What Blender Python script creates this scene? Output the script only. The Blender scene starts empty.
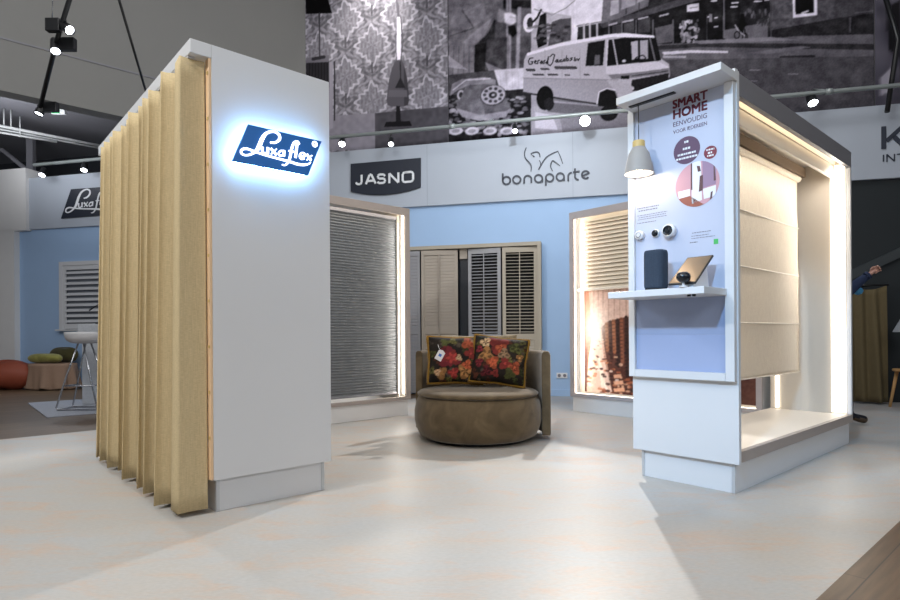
import bpy, math, random
import numpy as np
from mathutils import Vector, Matrix
random.seed(7); rng = np.random.default_rng(7)
C = bpy.context.scene.collection
PI = math.pi

# ------------------------------------------------------------------ survey of the place
# camera 1 m above the floor; AX / BX are the two horizontal directions of the booths
F, R, H = 578.0, .0063, 334.0
TH = math.radians(48.5)
A = (math.sin(TH), math.cos(TH)); B = (-math.cos(TH), math.sin(TH))
WA = math.radians(-13.456)
WD = (math.cos(WA), math.sin(WA)); WN = (-math.sin(WA), math.cos(WA))
WALL = 9.34

def ray(u, v):
    du, dv = u-450, v-H
    return ((du-R*dv)/F, 1.0, -(dv+R*du)/F)
def fl(u, v, z=0.0):
    r = ray(u, v); t = (z-1)/r[2]; return (r[0]*t, t)
def at(u, v, y):
    r = ray(u, v); return Vector((r[0]*y, y, 1+r[2]*y))
def onp(u, v, n, d):
    r = ray(u, v); t = d/(r[0]*n[0]+r[1]*n[1]); return (r[0]*t, r[1]*t, 1+r[2]*t)
def onA(u, v, a): p = onp(u, v, A, a); return (p[0]*B[0]+p[1]*B[1], p[2])
def onB(u, v, b): p = onp(u, v, B, b); return (p[0]*A[0]+p[1]*A[1], p[2])
def onW(u, v, n=WALL): p = onp(u, v, WN, n); return (p[0]*WD[0]+p[1]*WD[1], p[2])
def loc(x, y): return (x*A[0]+y*A[1], x*B[0]+y*B[1])
AB = Matrix(((A[0], B[0], 0, 0), (A[1], B[1], 0, 0), (0, 0, 1, 0), (0, 0, 0, 1)))
WM = Matrix(((WD[0], WN[0], 0, 0), (WD[1], WN[1], 0, 0), (0, 0, 1, 0), (0, 0, 0, 1)))
I4 = Matrix.Identity(4)
def abw(a, b, z): return AB @ Vector((a, b, z))
def ww(s, n, z): return WM @ Vector((s, n, z))

# ------------------------------------------------------------------ materials
def lin(c): return tuple(((x/255)/12.92 if x/255 <= .04045 else ((x/255+.055)/1.055)**2.4) for x in c)
def new_mat(name):
    m = bpy.data.materials.new(name); m.use_nodes = True
    nt = m.node_tree; b = nt.nodes['Principled BSDF']; return m, nt, b
def mat(name, c, rough=.5, metal=0., noise=.0, scale=30., bump=0., spec=.5, stretch=None):
    m, nt, b = new_mat(name)
    col = lin(c)
    b.inputs['Roughness'].default_value = rough; b.inputs['Metallic'].default_value = metal
    b.inputs['Specular IOR Level'].default_value = spec
    tc = nt.nodes.new('ShaderNodeTexCoord'); nz = nt.nodes.new('ShaderNodeTexNoise')
    nz.inputs['Scale'].default_value = scale; nz.inputs['Detail'].default_value = 4
    src = tc.outputs['Object']
    if stretch:
        mp = nt.nodes.new('ShaderNodeMapping'); mp.inputs['Scale'].default_value = stretch
        nt.links.new(src, mp.inputs['Vector']); src = mp.outputs['Vector']
    nt.links.new(src, nz.inputs['Vector'])
    mx = nt.nodes.new('ShaderNodeMix'); mx.data_type = 'RGBA'
    lo = tuple(x*(1-noise) for x in col); hi = tuple(min(1, x*(1+noise)) for x in col)
    mx.inputs['A'].default_value = (*lo, 1); mx.inputs['B'].default_value = (*hi, 1)
    nt.links.new(nz.outputs['Fac'], mx.inputs['Factor']); nt.links.new(mx.outputs['Result'], b.inputs['Base Color'])
    if bump:
        bp = nt.nodes.new('ShaderNodeBump'); bp.inputs['Strength'].default_value = bump; bp.inputs['Distance'].default_value = .01
        nt.links.new(nz.outputs['Fac'], bp.inputs['Height']); nt.links.new(bp.outputs['Normal'], b.inputs['Normal'])
    return m
def emit(name, c, s):
    m, nt, b = new_mat(name)
    b.inputs['Base Color'].default_value = (*lin(c), 1)
    b.inputs['Emission Color'].default_value = (*lin(c), 1); b.inputs['Emission Strength'].default_value = s
    return m
def paint_mat(name, rough=.6, spec=.3, bump=0, bscale=300):
    m, nt, b = new_mat(name)
    at_ = nt.nodes.new('ShaderNodeAttribute'); at_.attribute_name = 'print'
    nt.links.new(at_.outputs['Color'], b.inputs['Base Color'])
    b.inputs['Roughness'].default_value = rough; b.inputs['Specular IOR Level'].default_value = spec
    if bump:
        nz = nt.nodes.new('ShaderNodeTexNoise'); nz.inputs['Scale'].default_value = bscale
        bp = nt.nodes.new('ShaderNodeBump'); bp.inputs['Strength'].default_value = bump; bp.inputs['Distance'].default_value = .005
        nt.links.new(nz.outputs['Fac'], bp.inputs['Height']); nt.links.new(bp.outputs['Normal'], b.inputs['Normal'])
    return m

def floor_mat():
    m, nt, b = new_mat('marbled_linoleum')
    N = nt.nodes.new; L = nt.links.new
    tc = N('ShaderNodeTexCoord')
    mp = N('ShaderNodeMapping'); mp.inputs['Rotation'].default_value = (0, 0, .25); mp.inputs['Scale'].default_value = (1, 2.6, 1)
    L(tc.outputs['Object'], mp.inputs['Vector'])
    n1 = N('ShaderNodeTexNoise'); n1.inputs['Scale'].default_value = 1.1; n1.inputs['Detail'].default_value = 7; n1.inputs['Roughness'].default_value = .72
    n2 = N('ShaderNodeTexNoise'); n2.inputs['Scale'].default_value = 2.6; n2.inputs['Detail'].default_value = 8; n2.inputs['Roughness'].default_value = .75; n2.inputs['Distortion'].default_value = .8
    n3 = N('ShaderNodeTexNoise'); n3.inputs['Scale'].default_value = 38; n3.inputs['Detail'].default_value = 3
    for n in (n1, n2, n3): L(mp.outputs['Vector'], n.inputs['Vector'])
    r1 = N('ShaderNodeValToRGB'); e = r1.color_ramp.elements
    e[0].position = .36; e[0].color = (*lin((180, 175, 168)), 1); e[1].position = .62; e[1].color = (*lin((176, 177, 176)), 1)
    L(n1.outputs['Fac'], r1.inputs['Fac'])
    r2 = N('ShaderNodeValToRGB'); e = r2.color_ramp.elements
    e[0].position = .50; e[0].color = (0, 0, 0, 1); e[1].position = .72; e[1].color = (.8, .8, .8, 1)
    L(n2.outputs['Fac'], r2.inputs['Fac'])
    mx = N('ShaderNodeMix'); mx.data_type = 'RGBA'
    L(r2.outputs['Color'], mx.inputs['Factor']); L(r1.outputs['Color'], mx.inputs['A']); mx.inputs['B'].default_value = (*lin((196, 164, 138)), 1)
    r3 = N('ShaderNodeValToRGB'); e = r3.color_ramp.elements
    e[0].position = .3; e[0].color = (.9, .9, .9, 1); e[1].position = .7; e[1].color = (1, 1, 1, 1)
    L(n3.outputs['Fac'], r3.inputs['Fac'])
    mm = N('ShaderNodeMix'); mm.data_type = 'RGBA'; mm.blend_type = 'MULTIPLY'; mm.inputs['Factor'].default_value = 1
    L(mx.outputs['Result'], mm.inputs['A']); L(r3.outputs['Color'], mm.inputs['B'])
    L(mm.outputs['Result'], b.inputs['Base Color'])
    b.inputs['Roughness'].default_value = .42; b.inputs['Specular IOR Level'].default_value = .22
    return m
def plank_mat():
    m, nt, b = new_mat('oak_planks')
    N = nt.nodes.new; L = nt.links.new
    tc = N('ShaderNodeTexCoord'); mp = N('ShaderNodeMapping'); mp.inputs['Rotation'].default_value = (0, 0, math.radians(-41.5))
    L(tc.outputs['Object'], mp.inputs['Vector'])
    br = N('ShaderNodeTexBrick'); br.inputs['Scale'].default_value = 1; br.inputs['Brick Width'].default_value = 1.2; br.inputs['Row Height'].default_value = .18
    br.inputs['Mortar Size'].default_value = .003; br.inputs['Color1'].default_value = (*lin((92, 72, 52)), 1); br.inputs['Color2'].default_value = (*lin((108, 88, 66)), 1)
    br.inputs['Mortar'].default_value = (*lin((52, 44, 36)), 1)
    L(mp.outputs['Vector'], br.inputs['Vector'])
    mp2 = N('ShaderNodeMapping'); mp2.inputs['Scale'].default_value = (1.5, 22, 1); L(mp.outputs['Vector'], mp2.inputs['Vector'])
    nz = N('ShaderNodeTexNoise'); nz.inputs['Scale'].default_value = 2; nz.inputs['Detail'].default_value = 6; L(mp2.outputs['Vector'], nz.inputs['Vector'])
    rp = N('ShaderNodeValToRGB'); e = rp.color_ramp.elements; e[0].position = .3; e[0].color = (.62, .62, .62, 1); e[1].position = .75; e[1].color = (1.15, 1.13, 1.1, 1)
    L(nz.outputs['Fac'], rp.inputs['Fac'])
    mm = N('ShaderNodeMix'); mm.data_type = 'RGBA'; mm.blend_type = 'MULTIPLY'; mm.inputs['Factor'].default_value = 1
    L(br.outputs['Color'], mm.inputs['A']); L(rp.outputs['Color'], mm.inputs['B']); L(mm.outputs['Result'], b.inputs['Base Color'])
    b.inputs['Roughness'].default_value = .45
    return m
def weave_mat(name, c, rough=.9, sx=900, trans=0.):
    m, nt, b = new_mat(name)
    N = nt.nodes.new; L = nt.links.new
    tc = N('ShaderNodeTexCoord')
    mp = N('ShaderNodeMapping'); mp.inputs['Scale'].default_value = (60, 60, 400); L(tc.outputs['Object'], mp.inputs['Vector'])
    n1 = N('ShaderNodeTexNoise'); n1.inputs['Scale'].default_value = 1; n1.inputs['Detail'].default_value = 3; L(mp.outputs['Vector'], n1.inputs['Vector'])
    mp2 = N('ShaderNodeMapping'); mp2.inputs['Scale'].default_value = (500, 500, 12); L(tc.outputs['Object'], mp2.inputs['Vector'])
    n2 = N('ShaderNodeTexNoise'); n2.inputs['Scale'].default_value = 1; L(mp2.outputs['Vector'], n2.inputs['Vector'])
    ad = N('ShaderNodeMath'); ad.operation = 'ADD'; L(n1.outputs['Fac'], ad.inputs[0]); L(n2.outputs['Fac'], ad.inputs[1])
    rp = N('ShaderNodeValToRGB'); e = rp.color_ramp.elements
    col = lin(c); e[0].position = .3; e[0].color = (*[x*.72 for x in col], 1); e[1].position = .75; e[1].color = (*[min(1, x*1.16) for x in col], 1)
    hf = N('ShaderNodeMath'); hf.operation = 'MULTIPLY'; hf.inputs[1].default_value = .5; L(ad.outputs[0], hf.inputs[0])
    L(hf.outputs[0], rp.inputs['Fac']); L(rp.outputs['Color'], b.inputs['Base Color'])
    b.inputs['Roughness'].default_value = rough; b.inputs['Specular IOR Level'].default_value = .2
    bp = N('ShaderNodeBump'); bp.inputs['Strength'].default_value = .25; bp.inputs['Distance'].default_value = .004
    L(hf.outputs[0], bp.inputs['Height']); L(bp.outputs['Normal'], b.inputs['Normal'])
    if trans:
        out = nt.nodes['Material Output']; tr = N('ShaderNodeBsdfTranslucent'); L(rp.outputs['Color'], tr.inputs['Color'])
        ms = N('ShaderNodeMixShader'); ms.inputs[0].default_value = trans
        L(b.outputs[0], ms.inputs[1]); L(tr.outputs[0], ms.inputs[2]); L(ms.outputs[0], out.inputs['Surface'])
    return m
def velvet_mat(name, c):
    m, nt, b = new_mat(name)
    N = nt.nodes.new; L = nt.links.new
    tc = N('ShaderNodeTexCoord'); nz = N('ShaderNodeTexNoise'); nz.inputs['Scale'].default_value = 5; nz.inputs['Detail'].default_value = 5; nz.inputs['Distortion'].default_value = 1.2
    L(tc.outputs['Object'], nz.inputs['Vector'])
    rp = N('ShaderNodeValToRGB'); e = rp.color_ramp.elements; col = lin(c)
    e[0].position = .3; e[0].color = (*[x*.72 for x in col], 1); e[1].position = .72; e[1].color = (*[x*1.3 for x in col], 1)
    L(nz.outputs['Fac'], rp.inputs['Fac']); L(rp.outputs['Color'], b.inputs['Base Color'])
    b.inputs['Roughness'].default_value = .85; b.inputs['Specular IOR Level'].default_value = .15
    b.inputs['Sheen Weight'].default_value = .35; b.inputs['Sheen Roughness'].default_value = .4
    return m

M = {}
M['floor'] = floor_mat(); M['planks'] = plank_mat()
M['wallblue'] = mat('light_blue_paint', (158, 187, 222), .8, noise=.03, scale=3)
M['fascia'] = mat('fascia_paint', (172, 180, 192), .6, noise=.02, scale=2)
M['white'] = mat('white_laminate', (212, 214, 217), .38, noise=.02, scale=2)
M['whitewall'] = mat('white_plaster', (222, 222, 222), .8, noise=.03, scale=5)
M['pale_edge'] = mat('pale_edging', (172, 167, 170), .5, noise=.03)
M['grey_edge'] = mat('grey_edging', (128, 128, 134), .5, noise=.03)
M['taupe_edge'] = mat('taupe_edging', (166, 156, 150), .5, noise=.03)
M['warmwhite'] = mat('warm_white_laminate', (226, 218, 206), .5, noise=.02)
M['bulk'] = mat('grey_bulkhead_paint', (132, 132, 130), .85, noise=.03, scale=1.5)
M['dark'] = mat('dark_grey_paint', (44, 47, 54), .8, noise=.08, scale=4)
M['deck'] = mat('dark_ceiling', (128, 128, 136), .8, noise=.06, scale=3)
M['black'] = mat('black_metal', (22, 23, 26), .4, noise=.05)
M['blackwall'] = mat('black_wall_paint', (34, 40, 44), .8, noise=.1, scale=2)
M['pipe'] = mat('galvanised_tube', (160, 168, 168), .4, .3, noise=.06, scale=8)
M['conduit'] = mat('conduit_white', (205, 208, 210), .5, noise=.03)
M['steel'] = mat('chrome', (190, 192, 196), .22, 1., noise=.03)
M['navy'] = mat('navy_board', (24, 31, 46), .45, noise=.04)
M['ink'] = mat('dark_lettering', (46, 52, 66), .5, noise=.04)
M['letterwhite'] = mat('white_lettering', (225, 228, 232), .5, noise=.02)
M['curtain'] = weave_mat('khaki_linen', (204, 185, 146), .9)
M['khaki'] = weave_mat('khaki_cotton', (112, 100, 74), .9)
M['shade'] = weave_mat('cream_linen', (246, 232, 216), .9, trans=.25)
M['velvet'] = velvet_mat('brown_velvet', (98, 84, 64))
M['taupe'] = velvet_mat('taupe_velvet', (134, 122, 100))
M['fringe'] = velvet_mat('ochre_fringe', (128, 96, 38))
M['pillow'] = paint_mat('floral_velvet', .8, .2, .3, 120)
M['print'] = paint_mat('mural_print', .7, .08)
M['city'] = paint_mat('city_print', .5, .3)
M['warmled'] = emit('warm_led', (255, 238, 212), 6)
M['led'] = emit('led_strip', (255, 243, 226), 3.2)
M['dimled'] = emit('soft_led', (255, 236, 206), 4.5)
M['spot'] = emit('spot_lens', (240, 246, 255), 14)
M['signglow'] = emit('sign_letter_glow', (236, 245, 255), 2.6)
M['signblue'] = emit('sign_blue_face', (20, 74, 132), .75)
M['halo'] = emit('sign_back_led', (150, 205, 255), 42)
M['exit'] = emit('exit_green', (30, 170, 90), 1.0)
M['rust'] = mat('rust_leather', (150, 74, 52), .6, noise=.15, scale=8, bump=.2)
M['blanket'] = weave_mat('tan_wool', (166, 138, 118))
M['green'] = velvet_mat('moss_velvet', (140, 136, 74)); M['olive'] = velvet_mat('olive_velvet', (74, 70, 44))
M['rug'] = weave_mat('grey_rug', (168, 172, 182))
M['rough'] = mat('rough_white_stone', (190, 194, 200), .8, noise=.18, scale=40, bump=.3)
M['plastic'] = mat('white_plastic', (222, 222, 224), .35, noise=.01)
M['slate'] = weave_mat('slate_fabric', (58, 68, 82))
M['gold'] = mat('bronze_glass', (122, 102, 78), .3, .35, noise=.08, scale=6)
M['oak'] = mat('oak_wood', (196, 150, 96), .5, noise=.2, scale=12, stretch=(1, 1, .15))
M['brass'] = mat('pale_wood_collar', (198, 168, 104), .5, noise=.1)
M['peach'] = mat('beech_post', (224, 190, 152), .5, noise=.08)
M['poster'] = mat('poster_board', (186, 192, 210), .45, noise=.01)
M['posterlow'] = mat('poster_lower', (150, 164, 196), .35, noise=.01)
M['posterlow2'] = mat('poster_lower_band', (158, 172, 206), .35, noise=.01)
M['plum'] = mat('plum_ink', (92, 66, 92), .5, noise=.02); M['maroon'] = mat('maroon_ink', (122, 46, 62), .5, noise=.05)
M['greyink'] = mat('grey_ink', (120, 118, 128), .6)
M['silver_blind'] = mat('grey_pleated', (108, 112, 116), .7, 0, noise=.14, scale=14, spec=.25)
M['slat'] = mat('beige_slat', (222, 212, 194), .45, noise=.05, stretch=(.2, .2, 6))
M['sh_taupe'] = mat('taupe_shutter', (156, 146, 134), .5, noise=.03); M['sh_grey'] = mat('grey_shutter', (146, 146, 150), .5, noise=.03)  # leaf tones also copy uneven light on alike beige shutters
M['sh_beige'] = mat('beige_shutter', (164, 155, 140), .5, noise=.03); M['sh_white'] = mat('white_shutter', (206, 208, 212), .5, noise=.02)
M['night'] = mat('dark_glass', (20, 24, 30), .2, noise=.1)
M['skin'] = mat('skin', (205, 160, 145), .55, noise=.05); M['denim'] = weave_mat('dark_blue_cotton', (54, 66, 96)); M['trouser'] = weave_mat('dark_trousers', (40, 42, 50))
M['shoe'] = mat('brown_leather', (74, 58, 42), .5, noise=.1); M['cyan'] = mat('light_blue_cuff', (70, 150, 200), .6); M['hair'] = mat('brown_hair', (70, 52, 40), .7, noise=.3, scale=60)
M['pink'] = mat('dusty_pink', (196, 150, 160), .6); M['greenlogo'] = mat('green_logo', (70, 176, 92), .5)

# ------------------------------------------------------------------ mesh building
class MB:
    def __init__(s, X=I4): s.v = []; s.f = []; s.m = []; s.sm = []; s.X = X; s.mi = 0; s.smooth = False
    def p(s, co): s.v.append(tuple(s.X @ Vector(co))); return len(s.v)-1
    def face(s, idx): s.f.append(tuple(idx)); s.m.append(s.mi); s.sm.append(s.smooth)
    def box(s, x0, x1, y0, y1, z0, z1):
        i = [s.p((x, y, z)) for z in (z0, z1) for y in (y0, y1) for x in (x0, x1)]
        for q in ((0, 2, 3, 1), (4, 5, 7, 6), (0, 1, 5, 4), (2, 6, 7, 3), (0, 4, 6, 2), (1, 3, 7, 5)): s.face([i[k] for k in q])
        return s
    def prism(s, poly, fn, h0, h1):
        """poly of 2-D points, fn(x, y, h) -> 3-D"""
        n = len(poly)
        lo = [s.p(fn(x, y, h0)) for x, y in poly]; hi = [s.p(fn(x, y, h1)) for x, y in poly]
        s.face(hi); s.face(lo[::-1])
        for i in range(n): j = (i+1) % n; s.face((lo[i], lo[j], hi[j], hi[i]))
        return s
    def tube(s, pts, r, n=10, cap=True, closed=False):
        pts = [Vector(q) for q in pts]; rs = r if isinstance(r, (list, tuple)) else [r]*len(pts)
        rings = []; up = None; old = s.smooth; s.smooth = True
        for i, q in enumerate(pts):
            a = pts[i-1] if (i > 0 or closed) else q; b = pts[(i+1) % len(pts)] if (i < len(pts)-1 or closed) else q
            t = (b-a).normalized()
            if up is None: up = t.orthogonal().normalized()
            up = (up - t*up.dot(t)).normalized(); w = t.cross(up)
            rings.append([s.p(q + (up*math.cos(k*2*PI/n)+w*math.sin(k*2*PI/n))*rs[i]) for k in range(n)])
        m = len(rings)
        for i in range(m if closed else m-1):
            a, b = rings[i], rings[(i+1) % m]
            for k in range(n): s.face((a[k], a[(k+1) % n], b[(k+1) % n], b[k]))
        s.smooth = old
        if cap and not closed: s.face(rings[0][::-1]); s.face(rings[-1])
        return s
    def lathe(s, prof, c=(0, 0, 0), n=32, T=None, sx=1., sy=1.):
        """prof [(r, z)] turned about z, then T (Matrix) and moved to c"""
        old = s.smooth; s.smooth = True; T = T or I4; c = Vector(c); rings = []
        for r, z in prof:
            if r < 1e-6: rings.append([s.p(c + T @ Vector((0, 0, z)))])
            else: rings.append([s.p(c + T @ Vector((r*sx*math.cos(k*2*PI/n), r*sy*math.sin(k*2*PI/n), z))) for k in range(n)])
        for a, b in zip(rings, rings[1:]):
            for k in range(n):
                k2 = (k+1) % n
                if len(a) == 1 and len(b) == 1: continue
                if len(a) == 1: s.face((a[0], b[k2], b[k]))
                elif len(b) == 1: s.face((a[k], a[k2], b[0]))
                else: s.face((a[k], a[k2], b[k2], b[k]))
        s.smooth = old; return s
    def grid(s, fn, nu, nv, wrap=False):
        old = s.smooth; s.smooth = True
        ix = [[s.p(fn(i/(nu if wrap else nu-1), j/(nv-1))) for j in range(nv)] for i in range(nu)]
        for i in range(nu if wrap else nu-1):
            for j in range(nv-1):
                k = (i+1) % nu; s.face((ix[i][j], ix[k][j], ix[k][j+1], ix[i][j+1]))
        s.smooth = old; return s
    def strokes(s, paths, fn, w, h0=0., h1=.004, smooth=True, closed=False):
        """ribbons along 2-D polylines; a path is a list of points or (points, width or [widths])"""
        for P in paths:
            ww_ = w
            if isinstance(P, tuple): P, ww_ = P
            P = [np.array(q, float) for q in P]; n0 = len(P)
            W = list(ww_) if isinstance(ww_, (list, tuple)) else [ww_]*n0
            if smooth and n0 > 2:
                Q = []; WW = []
                for i in range(n0-1):
                    p0, p1, p2, p3 = P[max(i-1, 0)], P[i], P[i+1], P[min(i+2, n0-1)]
                    for k in range(6):
                        t = k/6
                        Q.append(.5*((2*p1)+(-p0+p2)*t+(2*p0-5*p1+4*p2-p3)*t*t+(-p0+3*p1-3*p2+p3)*t**3)); WW.append(W[i]*(1-t)+W[i+1]*t)
                Q.append(P[-1]); WW.append(W[-1]); P, W = Q, WW
            rows = []
            for i, q in enumerate(P):
                d = P[min(i+1, len(P)-1)]-P[max(i-1, 0)]; d = d/(np.linalg.norm(d)+1e-12); nn = np.array((-d[1], d[0]))*W[i]/2
                l, r_ = q+nn, q-nn
                rows.append((s.p(fn(*l, h1)), s.p(fn(*r_, h1)), s.p(fn(*l, h0)), s.p(fn(*r_, h0))))
            for a, b in zip(rows, rows[1:]):
                s.face((a[0], a[1], b[1], b[0])); s.face((a[2], a[0], b[0], b[2])); s.face((a[1], a[3], b[3], b[1]))
            s.face((rows[0][0], rows[0][2], rows[0][3], rows[0][1])); s.face((rows[-1][0], rows[-1][1], rows[-1][3], rows[-1][2]))
        return s
    def text(s, string, fn, x0, x1, y0, y1, h0=0., h1=.003, bold=0.):
        cu = bpy.data.curves.new('lettering_tmp', 'FONT'); cu.body = string; cu.extrude = .05; cu.resolution_u = 3
        ob = bpy.data.objects.new('lettering_tmp', cu); me = bpy.data.meshes.new_from_object(ob)
        co = [tuple(v.co) for v in me.vertices]
        ax, bx = min(c[0] for c in co), max(c[0] for c in co); ay, by = min(c[1] for c in co), max(c[1] for c in co)
        base = len(s.v)
        for sx_, sy_ in (((0, 0),) if not bold else ((-bold, -bold), (bold, -bold), (-bold, bold), (bold, bold), (0, 0))):
            base = len(s.v); hx, hy = sx_*(y1-y0), sy_*(y1-y0)
            for x, y, z in co:
                s.p(fn(x0+(x-ax)/(bx-ax)*(x1-x0)+hx, y0+(y-ay)/(by-ay)*(y1-y0)+hy, (h1 if z > 0 else h0)))
            for pl in me.polygons: s.face([base+k for k in pl.vertices])
        bpy.data.objects.remove(ob); bpy.data.meshes.remove(me); bpy.data.curves.remove(cu)
        return s

def root_inv(o):
    Mx = I4
    while o is not None:
        Mx = Matrix.LocRotScale(o.location, o.rotation_euler, o.scale) @ Mx; o = o.parent
    return Mx.inverted()
def obj(name, mb, mats, parent=None, bevel=0., seg=2, origin=None, solid=0., recalc=True):
    me = bpy.data.meshes.new(name); me.from_pydata(mb.v, [], mb.f)
    for m in (mats if isinstance(mats, (list, tuple)) else [mats]): me.materials.append(m)
    me.polygons.foreach_set('material_index', mb.m); me.polygons.foreach_set('use_smooth', mb.sm)
    if recalc and len(mb.f) < 60000:
        import bmesh
        bm = bmesh.new(); bm.from_mesh(me); bmesh.ops.recalc_face_normals(bm, faces=bm.faces); bm.to_mesh(me); bm.free()
    o = bpy.data.objects.new(name, me); C.objects.link(o)
    if parent is not None:
        o.parent = parent; me.transform(root_inv(parent))
    else:
        if origin is None:
            xs = np.array(mb.v); origin = ((xs[:, 0].min()+xs[:, 0].max())/2, (xs[:, 1].min()+xs[:, 1].max())/2, xs[:, 2].min())
        o.location = origin; me.transform(Matrix.Translation(-Vector(origin)))
    me.update()
    if solid:
        sd = o.modifiers.new('solid', 'SOLIDIFY'); sd.thickness = solid; sd.offset = 0
    if bevel:
        bv = o.modifiers.new('bevel', 'BEVEL'); bv.width = bevel; bv.segments = seg; bv.limit_method = 'ANGLE'; bv.angle_limit = .7; bv.harden_normals = False
    return o
def tag(o, label, cat, group=None, kind=None):
    o['label'] = label; o['category'] = cat
    if group: o['group'] = group
    if kind: o['kind'] = kind
    return o
def thing(name, label, cat, loc_=(0, 0, 0), rotz=0., group=None):
    o = bpy.data.objects.new(name, None); C.objects.link(o); o.empty_display_size = .2
    o.location = loc_; o.rotation_euler = (0, 0, rotz); return tag(o, label, cat, group)
def struct(name, mb, m, label, cat, bevel=0.):
    o = obj(name, mb, m, bevel=bevel); o['kind'] = 'structure'; o['label'] = label; o['category'] = cat; return o
RZ = math.radians(41.5)

# frames: functions (x, y, h) -> world, h measured out of the surface towards the viewer
def frA(a): return lambda x, z, h: tuple(abw(a-h, x, z))       # faces -A ; x is the b coordinate
def frB(b): return lambda x, z, h: tuple(abw(x, b-h, z))       # faces -B ; x is the a coordinate
def frW(n): return lambda x, z, h: tuple(ww(x, n-h, z))        # faces the hall ; x runs to the right

# ------------------------------------------------------------------ the shell
def quad_floor(name, a0, a1, b0, b1, m, label):
    mb = MB(AB); mb.box(a0, a1, b0, b1, -.05, 0.); return struct(name, mb, m, label, 'floor')
quad_floor('floor', -14, 22, .715, 7.12, M['floor'], 'pale marbled linoleum floor across the whole show area')
quad_floor('floor_boards', -14, 22, 7.12, 19, M['planks'], 'brown timber floor boards behind the booths at left')
quad_floor('floor_boards', -14, 22, -7, .715, M['planks'], 'brown timber floor boards in the bottom right corner')
Sl, Sr = onW(20, 300)[0], onW(850, 300)[0]
struct('wall_back', MB(WM).box(Sl, Sr, WALL, WALL+.2, 0, 3.14), M['wallblue'], 'light blue back wall below the white fascia', 'wall')
struct('wall_right', MB(WM).box(Sr, 16, WALL+.01, WALL+.2, 0, 3.14), M['blackwall'], 'black wall at the far right under the white fascia', 'wall')
struct('baseboard_back', MB(WM).box(Sl, Sr, WALL-.015, WALL, 0, .11), M['wallblue'], 'light blue skirting board along the back wall', 'baseboard', .003)
Sf = onW(29, 200, WALL-.05)[0]
fas = MB(WM); fas.box(Sf, 16, WALL-.05, WALL+.25, 3.14, 4.17)
struct('trim_1', fas, M['fascia'], 'long white fascia above the blue wall carrying the signs', 'fascia', .004)
jn = MB(WM)
for u in (428, 573): jn.box(onW(u, 180)[0]-.004, onW(u, 180)[0]+.004, WALL-.053, WALL-.05, 3.14, 4.17)
struct('trim_2', jn, mat('joint_grey', (150, 158, 172), .6), 'fine vertical joints in the white fascia', 'joint')
wl = MB(WM); wl.box(onW(4, 300)[0], Sl, WALL-.12, WALL+.2, 0, 3.14); wl.box(-16, Sf, WALL-.12, WALL+.2, 3.12, 4.36)
struct('wall_left', wl, M['whitewall'], 'white wall and pilaster at the far left', 'wall')
struct('door_1', MB(WM).box(-16, onW(4, 300)[0], WALL, WALL+.2, 0, 3.12), M['dark'], 'dark doorway at the left picture edge', 'doorway')
MUR = WALL+.06
bb = loc(*onp(305, 60, WN, MUR)[:2]); BULK = bb[1]; A_END = bb[0]
struct('wall_upper', MB(WM).box(onW(305, 60, MUR)[0]-.05, 16, MUR+.02, MUR+.2, 4.0, 8.6), M['dark'], 'dark upper wall that carries the murals', 'wall')
zb = onB(0, 90, BULK)[1]
struct('wall_bulkhead', MB(AB).box(-12, A_END+.02, BULK, BULK+.25, zb, 8.6), M['bulk'], 'large grey bulkhead wall hanging at upper left', 'wall')
zs = onB(0, 37.5, BULK)[1]
struct('trim_3', MB(AB).box(-12, A_END, BULK-.012, BULK, zs-.012, zs+.012), M['grey_edge'], 'thin seam across the grey bulkhead', 'seam')
struct('ceiling', MB(AB).box(-16, 12, -8, 22, 8.6, 8.8), M['deck'], 'high dark ceiling of the hall', 'ceiling')
cl = MB(AB); cl.box(-14, A_END+4, BULK+.25, BULK+9, 5.35, 5.5)
struct('ceiling_left', cl, M['deck'], 'lower dark grey ceiling behind the bulkhead', 'ceiling')
struct('wall_far', MB(WM).box(-18, -2.6, WALL+2.2, WALL+2.4, 0, 5.5), M['dark'], 'dark wall deep above the left white wall', 'wall')
# beam and stub column under the lower ceiling
bc = MB(); p0 = at(31, 160, 12.4); bc.box(p0.x-.07, p0.x+.07, p0.y-.05, p0.y+.05, 3.6, 5.36)
bc.tube([(p0.x, p0.y, 4.5), (p0.x-.6, p0.y, 5.0), (p0.x-1.6, p0.y, 5.1)], .05, 8)
struct('column_left', bc, M['deck'], 'grey steel post with raking struts under the left ceiling', 'column')
dw = MB(WM); q0 = onW(846, 282); q1 = onW(960, 230)
dw.prism([q0, q1, (q1[0], q1[1]+.14), (q0[0], q0[1]+.14)], lambda x, z, h: (x, WALL+.01-h, z), 0, .05)
struct('trim_4', dw, mat('charcoal_stringer', (52, 58, 62), .6), 'slanting charcoal band on the black wall', 'band')

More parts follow.
